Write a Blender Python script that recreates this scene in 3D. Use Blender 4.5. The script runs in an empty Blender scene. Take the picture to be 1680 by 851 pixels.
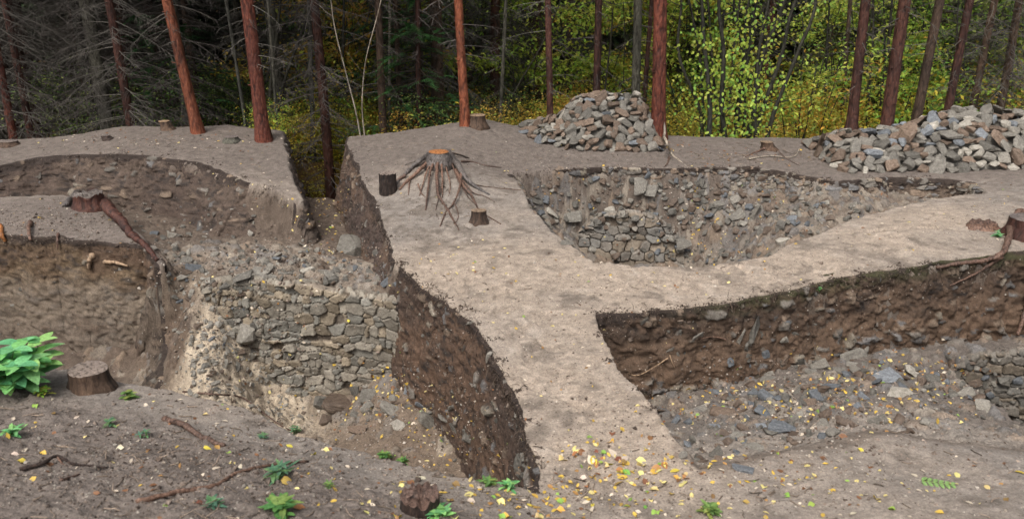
import bpy, bmesh, math, random
import numpy as np
from mathutils import Vector, Matrix
from mathutils.bvhtree import BVHTree
R = math.radians
random.seed(7); rng = np.random.default_rng(7)
SC = bpy.context.scene
COL = SC.collection

# ------------------------------------------------------------------ camera, sky, sun, exposure
H, TH, F = 3.0, R(20.0), 1300.0            # eye height over the balk top (m), downward pitch, focal length in photo pixels
cd = bpy.data.cameras.new('camera'); cam = bpy.data.objects.new('camera', cd); COL.objects.link(cam)
cam.location = (0, 0, H); cam.rotation_euler = (R(90) - TH, 0, 0)
cd.sensor_width = 36; cd.lens = 36 * F / 1680; cd.clip_end = 1000; cd.clip_start = 0.05
cd.dof.use_dof = True; cd.dof.focus_distance = 9.5; cd.dof.aperture_fstop = 2.2
SC.camera = cam
SUN_EL, SUN_AZ = 57.0, 207.0               # overcast: broad soft sun from behind the camera
W = bpy.data.worlds.new('World'); SC.world = W; W.use_nodes = True
nt = W.node_tree; sky = nt.nodes.new('ShaderNodeTexSky'); sky.sky_type = 'NISHITA'; sky.sun_disc = False
sky.sun_elevation = R(SUN_EL); sky.sun_rotation = R(SUN_AZ); sky.air_density = 1.0; sky.dust_density = 6.0; sky.ozone_density = 0.6
bg = nt.nodes['Background']; bg.inputs['Strength'].default_value = 0.13
hs = nt.nodes.new('ShaderNodeHueSaturation'); hs.inputs['Saturation'].default_value = 0.35
nt.links.new(sky.outputs[0], hs.inputs['Color']); nt.links.new(hs.outputs[0], bg.inputs['Color'])
sl = bpy.data.lights.new('sun', 'SUN'); sl.energy = 1.5; sl.angle = R(24); sl.color = (1.0, 0.96, 0.9)
so = bpy.data.objects.new('sun', sl); COL.objects.link(so)
so.rotation_euler = (R(90 - SUN_EL), 0, R(180 - SUN_AZ)); so.location = (0, -5, 20)
SC.view_settings.view_transform = 'Standard'; SC.view_settings.look = 'None'
SC.view_settings.exposure = 0.60; SC.view_settings.gamma = 1
SC.cycles.max_bounces = 6; SC.cycles.diffuse_bounces = 3; SC.cycles.transmission_bounces = 4; SC.cycles.transparent_max_bounces = 8
SC.cycles.use_denoising = True

# ------------------------------------------------------------------ photo-pixel <-> world
cT, sT = math.cos(TH), math.sin(TH)
def ray(px, py):
    a = (px - 840) / F; b = (425.5 - py) / F
    return np.array([a, cT + b * sT, -sT + b * cT])
def unp(px, py, z):
    d = ray(px, py); t = (z - H) / d[2]
    return np.array([d[0] * t, d[1] * t])
def at_depth(px, py, Y):
    d = ray(px, py); t = Y / d[1]
    return np.array([d[0] * t, Y, H + d[2] * t])
def PV(v):
    if v[0] == 'w': return np.array([v[1], v[2]], float)
    return unp(v[0], v[1], v[2])

# ------------------------------------------------------------------ noise (numpy)
def _h(ix, iy, iz, s):
    n = (ix.astype(np.int64) * 374761393 + iy.astype(np.int64) * 668265263 + iz.astype(np.int64) * 2147483647 + s * 974634777) & 0xffffffff
    n = ((n ^ (n >> 13)) * 1274126177) & 0xffffffff
    n = ((n ^ (n >> 16)) * 2246822519) & 0xffffffff
    return ((n ^ (n >> 15)) & 0xffffff) / float(0xffffff)
def vnoise(x, y, z=None, s=0):
    if z is None: z = np.zeros_like(x) + 0.37
    x0, y0, z0 = np.floor(x), np.floor(y), np.floor(z)
    fx, fy, fz = x - x0, y - y0, z - z0
    fx = fx*fx*(3-2*fx); fy = fy*fy*(3-2*fy); fz = fz*fz*(3-2*fz)
    r = 0
    for i in (0, 1):
        for j in (0, 1):
            for k in (0, 1):
                r = r + _h(x0+i, y0+j, z0+k, s) * (fx if i else 1-fx) * (fy if j else 1-fy) * (fz if k else 1-fz)
    return r * 2 - 1
def fbm(x, y, z=None, f=1.0, o=4, s=0, g=0.5):
    a, r, n = 1.0, 0, 0
    for i in range(o):
        r = r + a * vnoise(x*f, y*f, None if z is None else z*f, s + i*17); n += a; a *= g; f *= 2.03
    return r / n
def worley(x, y, s=0, an=0.5):
    """nearest jittered seed: F1, F2, random id, offset to it; each seed has its own stretch"""
    x0, y0 = np.floor(x), np.floor(y)
    z0 = np.zeros_like(x0)
    F1 = np.full(x.shape, 9.0); F2 = np.full(x.shape, 9.0); ID = np.zeros(x.shape); DX = np.zeros(x.shape); DY = np.zeros(x.shape)
    for i in (-1, 0, 1):
        for j in (-1, 0, 1):
            cx, cy = x0+i, y0+j
            sx = cx + .5 + (_h(cx, cy, z0, s+1) - .5)*.85; sy = cy + .5 + (_h(cx, cy, z0, s+2) - .5)*.85
            th = _h(cx, cy, z0, s+3) * 3.1416; st = 1 + an * _h(cx, cy, z0, s+4)
            dx, dy = x - sx, y - sy
            u = dx*np.cos(th) + dy*np.sin(th); v = -dx*np.sin(th) + dy*np.cos(th)
            d = np.maximum(np.abs(u)/st*.95 + np.abs(v)*st*.35, np.abs(v)*st*.95 + np.abs(u)/st*.35)
            near = d < F1
            F2 = np.where(near, F1, np.minimum(F2, d)); ID = np.where(near, _h(cx, cy, z0, s+5), ID)
            DX = np.where(near, dx, DX); DY = np.where(near, dy, DY); F1 = np.where(near, d, F1)
    return F1, F2, ID, DX, DY
def sst(a, b, x):
    t = np.clip((x - a) / (b - a), 0, 1); return t*t*(3-2*t)

# ------------------------------------------------------------------ surfaces through control points
class Surf:
    def __init__(self, pts, sm=0.02):
        P = np.array([list(PV(p[:3])) + [p[3] if p[0] == 'w' else p[2]] for p in pts], float)
        self.c = P[:, :2]; n = len(P)
        K = np.linalg.norm(self.c[:, None] - self.c[None], axis=2)
        A = np.zeros((n+3, n+3)); A[:n, :n] = K - sm*np.eye(n); A[:n, n] = 1; A[:n, n+1:] = self.c; A[n, :n] = 1; A[n+1:, :n] = self.c.T
        self.w = np.linalg.solve(A, np.concatenate([P[:, 2], [0, 0, 0]]))
        self.n = n
    def __call__(self, x, y):
        xx = np.clip(x, -9.5, 9.5); yy = np.clip(y, 0, 15.5)
        r = self.w[self.n] + self.w[self.n+1]*xx + self.w[self.n+2]*yy
        for i in range(self.n):
            r = r + self.w[i] * np.sqrt((xx-self.c[i, 0])**2 + (yy-self.c[i, 1])**2)
        return r

# pit outlines in photo pixels + height of the rim there; 4th value = how far the wall leans in over its height (m)
RA = [(972,510,0,.10),(1040,508,0,.12),(1100,503,0,.14),(1180,495,0,.14),(1280,475,0,.16),(1370,455,.02,.18),(1450,440,.04,.2),(1530,428,.05,.22),(1600,420,.06,.22),(1700,405,.08,.2),
      (2000,380,.1,.3),(2100,760,.0,.5),(1850,755,0,.8),(1680,745,0,.6),(1480,725,0,.8),(1300,760,0,.6),(1155,790,0,.25),(1100,705,0,.16),(1050,638,0,.14),(1005,590,0,.12),(985,548,0,.10)]
RB = [(835,285,.12,.3),(870,340,.07,.3),(920,390,.02,.3),(975,432,0,.3),(1050,438,0,.3),(1150,437,0,.3),(1265,418,0,.3),(1310,395,.02,.3),(1440,350,.05,.3),(1560,322,.08,.2),(1622,318,.08,.2),
      (1600,298,.08,.2),(1560,292,.08,.22),(1450,288,.08,.25),(1370,295,.05,.3),(1300,282,.08,.3),(1230,271,.12,.3),(1100,275,.12,.45),(1000,273,.12,.5),(880,277,.12,.45)]
RD = [(648,425,0,.2),(640,385,.02,.22),(622,340,.1,.25),(600,295,.2,.3),(570,235,.35,.3),('w',-3.0,17,.3),('w',-4.9,17,.3),(465,232,.32,.25),(480,290,.12,.3),(493,331,-.04,.3),
      (428,301,.12,.7),(330,262,.26,.85),(200,250,.32,.7),(60,257,.24,.5),(0,270,.18,.45),(-150,275,.15,.4),(-150,325,.12,.3),(0,325,.12,.25),(100,318,.12,.25),(170,345,.06,.25),(225,383,.0,.25),
      (262,430,-.2,.2),('w',-4.0,7.55,.05),('w',-1.2,7.55,.05)]
RC = [(652,480,-.35,.1),(600,470,-.35,.1),(520,455,-.32,.1),(430,447,-.3,.1),(362,455,-.3,.15),(310,440,-.38,.5),(262,432,-.2,.3),(240,402,-.05,.2),(120,393,0,.2),(0,386,0,.2),(-250,380,0,.2),
      (-250,592,.1,.25),(0,588,.1,.25),(150,618,.06,.25),(300,645,.0,.25),(400,668,0,.25),(480,712,0,.25),(600,742,0,.25),(750,780,0,.2),(888,810,0,.2),
      (885,760,0,.2),(870,700,0,.2),(850,640,0,.2),(805,560,0,.2),(775,515,0,.2),(700,465,0,.2),(648,425,0,.2)]
RG = [(1540,572,-.86,.1),(1572,625,-.84,.12),(1630,672,-.76,.15),(1705,722,-.55,.2),('w',6.4,5.9,.2),('w',8.0,7.35,.1),('w',4.75,7.4,.1)]    # deeper cut at the right end with masonry

T = Surf([p[:3] for p in RA if p[0] != 'w'] + [p[:3] for p in RB] + [p[:3] for p in RD[:5]+RD[7:22] if p[0] != 'w'] +
     [p[:3] for p in RC[7:20]] +
     [(-100,235,.32),(0,240,.25),(100,222,.38),(200,211,.48),(300,217,.44),(400,227,.38),(680,221,.42),(760,208,.55),(800,209,.48),(870,222,.36),(950,235,.27),(1080,232,.27),
      (1180,248,.16),(1260,240,.2),(1370,255,.12),(1500,247,.12),(1700,240,.12),(1900,240,.12),
      (718,268,.42),(700,300,.28),(760,300,.28),(650,330,.08),(800,335,.1),(730,360,.04),(740,400,0),(850,450,0),(950,470,-.03),(850,500,-.03),(900,560,-.02),(900,650,-.02),(1000,700,-.02),(1020,800,-.02),
      (1150,466,-.02),(1400,400,.04),(1480,390,.12),(1560,370,.12),(1640,350,.14),(1700,340,.14),
      (295,520,-.3),(60,350,.16),(180,375,.05),
      (1100,851,.04),(1300,851,.08),(1680,851,.15),(1500,780,.03),(900,851,.05),
      (0,700,.28),(200,720,.22),(400,740,.16),(600,800,.13),(0,851,.6),(300,851,.52),(600,851,.3),(750,830,.12),
      ('w',-6,1.5,1.3),('w',-2,1.2,1.2),('w',0,1.0,1.1),('w',3,1.2,.7),('w',7,1.5,.6),('w',-9,5,.5),('w',9,4,.3),('w',-9.4,9,.2),('w',9.4,9,.2),('w',-9,12.5,.3),('w',9,13,.2)], .05)
EHI = Surf([(200,335,-.42),(60,325,-.3),(-100,330,-.25),(300,375,-.5),(400,388,-.55),(490,372,-.6),(540,372,-.66),(540,325,-.75),('w',-3.6,15.2,-1.1),('w',-4,17,-1.8),(600,425,-.66),(300,402,-.42),(450,402,-.5),(560,428,-.5),
       (640,440,-.42),(362,455,-.3),(430,447,-.3),(520,455,-.32),(600,470,-.36),(652,480,-.36),(270,400,-.4),(310,440,-.38)])
ELO = Surf([(652,602,-1.2),(600,640,-1.40),(520,668,-1.66),(600,700,-1.45),(750,732,-1.4),(700,790,-1.5),(850,800,-1.5),(480,700,-1.68),(440,660,-1.68),(400,645,-1.32),('w',-2.25,7.82,-1.80),('w',-2.7,7.82,-1.66),('w',-3.05,7.85,-1.2),('w',-1.8,7.82,-1.62),(330,602,-.95),(330,520,-.72),(305,520,-.72),(302,580,-.93),(302,630,-1.1),('w',-4.12,8.3,-1.35),('w',-3.97,7.8,-1.45),('w',-3.82,7.4,-1.5),(320,470,-.5),(360,480,-.5),
       ('w',-3.05,7.0,-1.15),('w',-3.4,6.6,-1.45),('w',-3.95,7.2,-1.5),('w',-4.3,8.0,-1.5),('w',-5,8.4,-1.5),('w',-7,8.4,-1.5),('w',-6,7,-1.6),('w',-3,6.0,-1.6),('w',-1,5,-1.5),('w',0,4.5,-1.5),('w',-2.2,6.4,-1.55)])
EA = Surf([(1000,580,-.86),(1050,662,-.88),(1150,650,-.86),(1300,612,-.83),(1450,580,-.85),(1550,566,-.88),(1650,560,-.88),(1120,722,-.55),(1200,700,-.62),(1300,690,-.6),(1450,650,-.6),(1300,742,-.18),(1450,712,-.18),(1600,668,-.72),
       (1690,715,-.5),(1640,690,-.68),(1155,788,-.02),(1130,762,-.2),('w',7.5,6.5,-.5),('w',8,5,0)])
EB = Surf([('w',1.2,9.4,-1.3),('w',1.4,10.4,-1.3),('w',2.5,10.3,-1.3),('w',2.5,9.2,-1.3),(900,365,-.62),(870,320,-.4),(950,402,-1.0),(1050,402,-1.05),(1150,425,-1.15),(1150,345,-.5),(1200,325,-.32),(1300,335,-.3),(1275,368,-.42),(1350,350,-.3),
       (1200,400,-.9),(1285,408,-.62),(1400,335,-.16),(1500,318,-.2),(1590,310,-.15),(1100,350,-.6),(1000,350,-.7)])

def jxy(x, y):
    return (fbm(x, y, f=2.3, o=3, s=3)*.06 + fbm(x, y, f=9, o=3, s=4)*.035, fbm(x, y, f=2.3, o=3, s=53)*.06 + fbm(x, y, f=9, o=3, s=54)*.035)
def jit(poly, sp=.065, amp=.022, seed=3):
    """outline -> world polygon with small uneven steps; returns points and per-edge lean"""
    P = [PV(p) for p in poly]; Wd = [p[3] for p in poly]; out, ww = [], []
    for i, a in enumerate(P):
        b = P[(i+1) % len(P)]; L = np.linalg.norm(b-a); n = max(1, int(L/sp))
        if L > 3 and Wd[i] < .06: n = 1
        w2 = Wd[(i+1) % len(P)]
        for k in range(n):
            t = k/n; q = a + (b-a)*t
            nx, ny = jxy(np.array([q[0]]), np.array([q[1]]))
            out.append(q + np.array([float(nx[0]), float(ny[0])])); ww.append(Wd[i]*(1-t) + w2*t if abs(Wd[i]-w2) < .3 else Wd[i])
    return np.array(out), np.array(ww)
def inside_t(P, Wd, x, y, fac=.7):
    """0 outside, rises to 1 over the lean width inside"""
    sh = x.shape; x = x.ravel(); y = y.ravel(); out = np.zeros(x.size)
    pad = .02
    m = (x > P[:, 0].min()-pad) & (x < P[:, 0].max()+pad) & (y > P[:, 1].min()-pad) & (y < P[:, 1].max()+pad)
    X, Y = x[m], y[m]; ins = np.zeros(X.size, bool); t = np.full(X.size, 9.0)
    for i in range(len(P)):
        a, b = P[i], P[(i+1) % len(P)]
        c = ((a[1] > Y) != (b[1] > Y)) & (X < (b[0]-a[0])*(Y-a[1])/(b[1]-a[1]+1e-12) + a[0]); ins ^= c
        d = b-a; L = d@d + 1e-12; s = np.clip(((X-a[0])*d[0] + (Y-a[1])*d[1])/L, 0, 1)
        t = np.minimum(t, np.hypot(X-a[0]-s*d[0], Y-a[1]-s*d[1]) / (Wd[i]*fac))
    r = np.where(ins, np.clip(t, 0, 1), 0); r = r*r*(3-2*r); out[m] = r
    return out.reshape(sh)
POL = {k: jit(v) for k, v in dict(A=RA, B=RB, C=RC, D=RD, G=RG).items()}

# far edge of the plateau, then the slope into the valley
EX = np.array([-20,-9,-6.5,-5,-3.8,-2.8,-1,-.6,.2,1.6,3.3,4.2,5.5,7,9,20.])
EY = np.array([13.4,13.2,13.6,14.0,13.4,13.2,13.7,14.4,13.9,14.3,13.9,14.0,14.2,14.6,14.6,15.])
def ground_z(x, y, detail=True):
    z0 = T(x, y)
    tD, tC, tA, tB, tG = (inside_t(*POL[k], x, y, f) for k, f in (('D', .75), ('C', .7), ('A', .7), ('B', .75), ('G', .6)))
    z = z0*(1-tD) + EHI(x, y)*tD
    z = z*(1-tC) + ELO(x, y)*tC
    z = z*(1-tA) + np.minimum(EA(x, y), z0)*tA
    z = z*(1-tG) + (-1.6)*tG
    z = z*(1-tB) + np.minimum(EB(x, y), z0)*tB
    ye = np.interp(x, EX, EY) + .25*fbm(x, y*0, f=1.2, o=2, s=9)
    dd = np.maximum(y - ye, 0)
    drop = .62*np.minimum(dd, 2.4) + .085*np.clip(dd-2.4, 0, 22) - .16*np.maximum(dd-26, 0)
    drop = drop - .31*(1-np.exp(-dd/.5))*.5
    z = z - drop + np.where(dd > 2, fbm(x, y, f=.12, o=3, s=31)*.8*sst(2, 8, dd), 0)
    far = np.maximum(np.abs(x)-10, 0); z = z - .0*far
    return z, z0, tD, tC, tA, tB, tG, dd

# ------------------------------------------------------------------ ground mesh
def axis(a, b, st, grow_a, grow_b, fa, fb):
    core = np.arange(a, b, st); L, s, v = [], st, a
    while v > fa: s *= grow_a; v -= s; L.append(v)
    Rr, s, v = [], st, core[-1]
    while v < fb: s *= grow_b; v += s; Rr.append(v)
    return np.concatenate([L[::-1], core, Rr])
def yaxis():
    ys, v = [], 2.6
    while v < 15.2: ys.append(v); v += .009 + .0012*(v-2.6)
    s = .03; v = ys[-1]
    while v < 170: s *= 1.07; v += s; ys.append(v)
    L, s, v = [], .012, 2.6
    while v > -40: s *= 1.15; v -= s; L.append(v)
    return np.array(L[::-1] + ys)
gx = axis(-6.3, 6.3, .0165, 1.03, 1.03, -140, 140); gy = yaxis()
GX, GY = np.meshgrid(gx, gy)
Z, Z0, tD, tC, tA, tB, tG, DD = ground_z(GX, GY)
pit = np.maximum.reduce([tD, tC, tA, tB, tG])
near = (GY < 16) & (np.abs(GX) < 11)
# stones showing in the cut surfaces
def gauss(px, py, z, r):
    c = unp(px, py, z); return np.exp(-((GX-c[0])**2 + (GY-c[1])**2)/(2*r*r))
rub = np.zeros_like(Z)
rub = np.maximum(rub, tB*.95)
rub = np.maximum(rub, tA*sst(-.15, -.5, Z)*.32)
slope_r = np.clip(sum(gauss(a, b, c, .38) for a, b, c in ((330,470,-.5),(330,540,-.75),(340,600,-.95),(400,600,-1.0),(440,650,-1.2),(400,520,-.7))), 0, 1)
rub = np.maximum(rub, slope_r*tC)
ledge = np.clip(sum(gauss(a, b, c, .4) for a, b, c in ((400,430,-.4),(480,435,-.4),(560,450,-.45),(620,460,-.4),(320,420,-.4),(450,415,-.4))), 0, 1)
rub = np.maximum(rub, ledge*tD*.6)
rub = np.maximum(rub, tC*.25)
near_h = near & (rub > .03)
def stones(x, y, f, s, an=.7):
    wx = x + .03*fbm(x, y, f=9, o=2, s=s+70); wy = y + .03*fbm(x, y, f=9, o=2, s=s+71)
    F1, F2, ID, DX, DY = worley(wx*f, wy*f, s, an)
    e = F2 - F1
    tx = (np.modf(ID*17.3)[0]-.5)*1.1; ty = (np.modf(ID*41.7)[0]-.5)*1.1
    return e, ID, (DX*tx + DY*ty)
disp = np.zeros_like(Z); SID = np.zeros_like(Z); SM = np.zeros_like(Z)
xs, ys, rr = GX[near_h], GY[near_h], rub[near_h]
dsp = np.zeros(xs.size); sid = np.zeros(xs.size); smk = np.zeros(xs.size)
for f, s, hh, dens in ((13., 5, .03, .5), (6.5, 11, .06, .55)):
    e, ID, tl = stones(xs, ys*.75, f, s)
    on = (np.modf(ID*7.7)[0] < dens*rr*1.15)
    hgt = (sst(.02, .18, e)*(.5 + .5*np.modf(ID*3.3)[0]) + tl*.5)*hh
    k = on & (e > .02)
    dsp = np.where(k, np.maximum(dsp*.3, hgt), dsp); sid = np.where(k, np.modf(ID*91.7)[0]*.98+.01, sid); smk = np.where(k, sst(.03, .12, e), smk*np.where(on, .4, 1))
e_, I_, t_ = stones(xs, ys*.8, 9., 33); dsp = dsp + rr*(-.022*(1-sst(.0, .10, e_)) + .03*(np.modf(I_*5.3)[0]-.4)*sst(0, .2, e_) + t_*.03)
disp[near_h] = dsp; SID[near_h] = sid; SM[near_h] = smk
nrm = near
n1 = np.zeros_like(Z); n2 = np.zeros_like(Z); n3 = np.zeros_like(Z)
n1[nrm] = fbm(GX[nrm], GY[nrm], f=1.1, o=4, s=1); n2[nrm] = fbm(GX[nrm], GY[nrm], Z[nrm]*2, f=6, o=4, s=2, g=.6); n3[nrm] = fbm(GX[nrm], GY[nrm], Z[nrm]*3, f=24, o=3, s=3, g=.7)
steep = np.hypot(*np.gradient(Z, gy, gx)); steep = sst(.35, 1.1, steep)
fgm = sst(.05, .2, Z0)*(GY < 5.8)*(GX < .3)            # rough ground on the near bank
am = .007 + .05*pit + .03*steep*near + .035*fgm
Z = Z + near*(n1*.045 + n2*am + n3*(.006 + .012*pit + .008*steep + .010*fgm)) + disp
# small trodden lumps
F1, F2, ID, DX, DY = worley(GX[nrm]*22, GY[nrm]*22, 77)
lump = np.zeros_like(Z); lump[nrm] = (np.modf(ID*5.1)[0] > .72)*sst(.5, .1, F1)*.010*(.4+np.modf(ID*9.9)[0]); Z += lump*(.5 + fgm*1.2 + pit)
# footprints and scuffs pressed into the trodden balk and banks
fr = np.random.default_rng(42)
foot = np.zeros_like(Z)
for k in range(230):
    if k < 150:
        a, b = [((760,430),(900,560)),((900,560),(1020,800)),((1000,465),(1250,455)),((1250,455),(1560,370)),((700,300),(760,400))][k % 5]; t_ = fr.random(); c_ = unp(a[0]+(b[0]-a[0])*t_+fr.normal(0,35), a[1]+(b[1]-a[1])*t_+fr.normal(0,10), 0); th_ = fr.uniform(0, 6.28)
    else: c_ = np.array([fr.uniform(-5, 6), fr.choice([fr.uniform(3.2, 4.6), fr.uniform(12.3, 13.4)])]); th_ = fr.uniform(0, 6.28)
    j0, j1 = np.searchsorted(gy, [c_[1]-.25, c_[1]+.25]); i0, i1 = np.searchsorted(gx, [c_[0]-.25, c_[0]+.25])
    if j1-j0 < 3 or i1-i0 < 3: continue
    u_ = (GX[j0:j1, i0:i1]-c_[0])*np.cos(th_) + (GY[j0:j1, i0:i1]-c_[1])*np.sin(th_); v_ = -(GX[j0:j1, i0:i1]-c_[0])*np.sin(th_) + (GY[j0:j1, i0:i1]-c_[1])*np.cos(th_)
    q_ = np.sqrt((u_/.14)**2 + (v_/(.048+.012*np.sign(u_)))**2); foot[j0:j1, i0:i1] += -.013*sst(1.1, .75, q_) + .007*np.exp(-((q_-1.25)/.2)**2)
Z += foot*(1-pit)

# base colours (soil itself): linear
def c3(r, g, b): return np.array([r, g, b])
tan = c3(.308,.254,.204); grey = c3(.205,.180,.158); darkt = c3(.140,.117,.102); soil = c3(.120,.088,.066); humus = c3(.050,.036,.028)
pale = c3(.46,.385,.29); stone_c = c3(.21,.19,.165); leafl = c3(.16,.10,.05)
def mix(a, b, t): return a*(1-t[..., None]) + b*t[..., None]
Cc = np.zeros(Z.shape + (3,)) + tan
path = np.clip(sum(gauss(a, b, 0, r) for a, b, r in ((760,420,.7),(860,470,.8),(900,560,.6),(950,640,.5),(1000,740,.5),(1100,460,.8),(1250,460,.7),(1400,410,.7),(1520,370,.6))), 0, 1)
mot = fbm(GX, GY, f=.9, o=5, s=88, g=.62); mot2 = fbm(GX, GY, f=5, o=4, s=89, g=.6)
Cc = mix(grey + Z[..., None]*0, tan, np.clip(path*.85 + mot*1.1 + .1, 0, 1)); Cc = mix(Cc, c3(.13,.108,.09), sst(.02, .4, mot2 - mot*.5)*.7); Cc = mix(Cc, c3(.40,.35,.30), sst(.15, .5, -mot2)*.35*path)
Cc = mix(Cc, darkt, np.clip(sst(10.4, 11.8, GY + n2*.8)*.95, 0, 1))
Cc = mix(Cc, darkt*1.05, np.clip(sum(gauss(a, b, .1, .55) for a, b in ((-60,360),(20,355),(90,355),(160,370),(215,392)))*1.1, 0, 1))
Cc = mix(Cc, darkt*1.05, np.clip(fgm*.95 + sst(.1, .5, n1)*.2, 0, 1)*(1-path))
cq = lambda t: np.clip(t*4, 0, 1)
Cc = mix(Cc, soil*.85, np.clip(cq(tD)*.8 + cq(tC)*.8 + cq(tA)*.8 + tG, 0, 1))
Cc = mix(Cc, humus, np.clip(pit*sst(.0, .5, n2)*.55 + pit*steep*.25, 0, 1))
Cc = mix(Cc, c3(.12,.094,.074), cq(tB)*.85*(1-steep*.3)); Cc = mix(Cc, c3(.21,.18,.15), tB*sst(.0,.45,mot2)*.6)
Cc = mix(Cc, c3(.155,.118,.088), np.clip(sum(gauss(a, b, c, .55) for a, b, c in ((620,700,-1.45),(700,740,-1.4),(660,650,-1.3))), 0, 1)*tC*.9)
Cc = mix(Cc, c3(.25,.22,.19), np.clip(sum(gauss(a, b, c, .8) for a, b, c in ((1300,740,-.2),(1500,700,-.3),(1200,740,-.4))), 0, 1)*tA*.8)
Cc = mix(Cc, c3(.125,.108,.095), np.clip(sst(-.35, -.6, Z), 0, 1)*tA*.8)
Cc = mix(Cc, pale, slope_r*tC*.85*(1-steep*.15))
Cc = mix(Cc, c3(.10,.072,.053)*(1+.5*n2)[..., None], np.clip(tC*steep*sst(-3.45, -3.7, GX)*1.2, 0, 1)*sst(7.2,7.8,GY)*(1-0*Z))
Cc = mix(Cc, tan*.72, ledge*tD*.7)
sc1 = np.where(SID < .25, 0., np.where(SID < .55, 1., np.where(SID < .8, 2., 3.)))
scol = mix(stone_c + 0*Cc, c3(.27,.235,.19), (sc1 == 1)*1.); scol = mix(scol, c3(.155,.155,.155), (sc1 == 2)*1.); scol = mix(scol, c3(.22,.165,.12), (sc1 == 3)*1.)
Cc = mix(Cc, scol*(.75 + .5*np.modf(SID*13.3)[0])[..., None], SM*.5*(1-.8*slope_r))
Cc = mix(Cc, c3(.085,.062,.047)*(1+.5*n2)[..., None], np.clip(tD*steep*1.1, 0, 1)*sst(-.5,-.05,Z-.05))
Cc = mix(Cc, Cc*(1.0-.35)+0, sst(.0, .7, n3)*.7)
Cc = mix(Cc, Cc*1.25, sst(.0, .6, -n3)*.6)
fl = fbm(GX, GY, f=.9, o=4, s=61)
Cc = mix(Cc, mix(c3(.10,.062,.034)+0*Cc, c3(.24,.16,.035), sst(-.1, .4, fl)), sst(.3, 1.5, DD))

def grid_mesh(name, X, Y, Zz, colr=None, extra=None):
    nr, nc = X.shape; me = bpy.data.meshes.new(name); nv = nr*nc
    me.vertices.add(nv); me.vertices.foreach_set('co', np.stack([X, Y, Zz], -1).astype(np.float32).ravel())
    idx = np.arange(nv).reshape(nr, nc)
    q = np.stack([idx[:-1, :-1], idx[:-1, 1:], idx[1:, 1:], idx[1:, :-1]], -1).reshape(-1, 4)
    me.loops.add(q.size); me.loops.foreach_set('vertex_index', q.ravel().astype(np.int32))
    me.polygons.add(len(q)); me.polygons.foreach_set('loop_start', np.arange(0, q.size, 4, dtype=np.int32)); me.polygons.foreach_set('loop_total', np.full(len(q), 4, np.int32))
    me.update(calc_edges=True); me.polygons.foreach_set('use_smooth', np.ones(len(q), bool))
    if colr is not None:
        a = me.color_attributes.new('soil', 'FLOAT_COLOR', 'POINT')
        c = np.ones((nv, 4), np.float32); c[:, :3] = np.clip(colr.reshape(-1, 3), 0, 1); a.data.foreach_set('color', c.ravel())
    return me
def link(name, me, mat=None, parent=None, kind=None, smooth=None):
    o = bpy.data.objects.new(name, me); COL.objects.link(o)
    if mat is not None and me is not None and not me.materials: me.materials.append(mat)
    if parent: o.parent = parent
    if kind: o['kind'] = kind
    return o

# ------------------------------------------------------------------ materials
def newmat(name):
    m = bpy.data.materials.new(name); m.use_nodes = True; n = m.node_tree.nodes; b = n['Principled BSDF']; return m, m.node_tree, b
def nd(t, kind, **kw):
    n = t.nodes.new(kind)
    for k, v in kw.items():
        if k in n.inputs: n.inputs[k].default_value = v
        else: setattr(n, k, v)
    return n
def mulcol(t, a, b, fac=1.0, mode='MULTIPLY'):
    m = t.nodes.new('ShaderNodeMix'); m.data_type = 'RGBA'; m.blend_type = mode; m.inputs[0].default_value = fac
    for s, i in ((a, 6), (b, 7)):
        if isinstance(s, tuple): m.inputs[i].default_value = s + (1,)
        else: t.links.new(s, m.inputs[i])
    return m
def ramp(t, src, stops):
    r = t.nodes.new('ShaderNodeValToRGB'); e = r.color_ramp.elements
    while len(e) < len(stops): e.new(.5)
    for x, (p, c) in zip(e, stops): x.position = p; x.color = tuple(c)+(1,) if len(c) == 3 else c
    t.links.new(src, r.inputs[0]); return r
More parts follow.
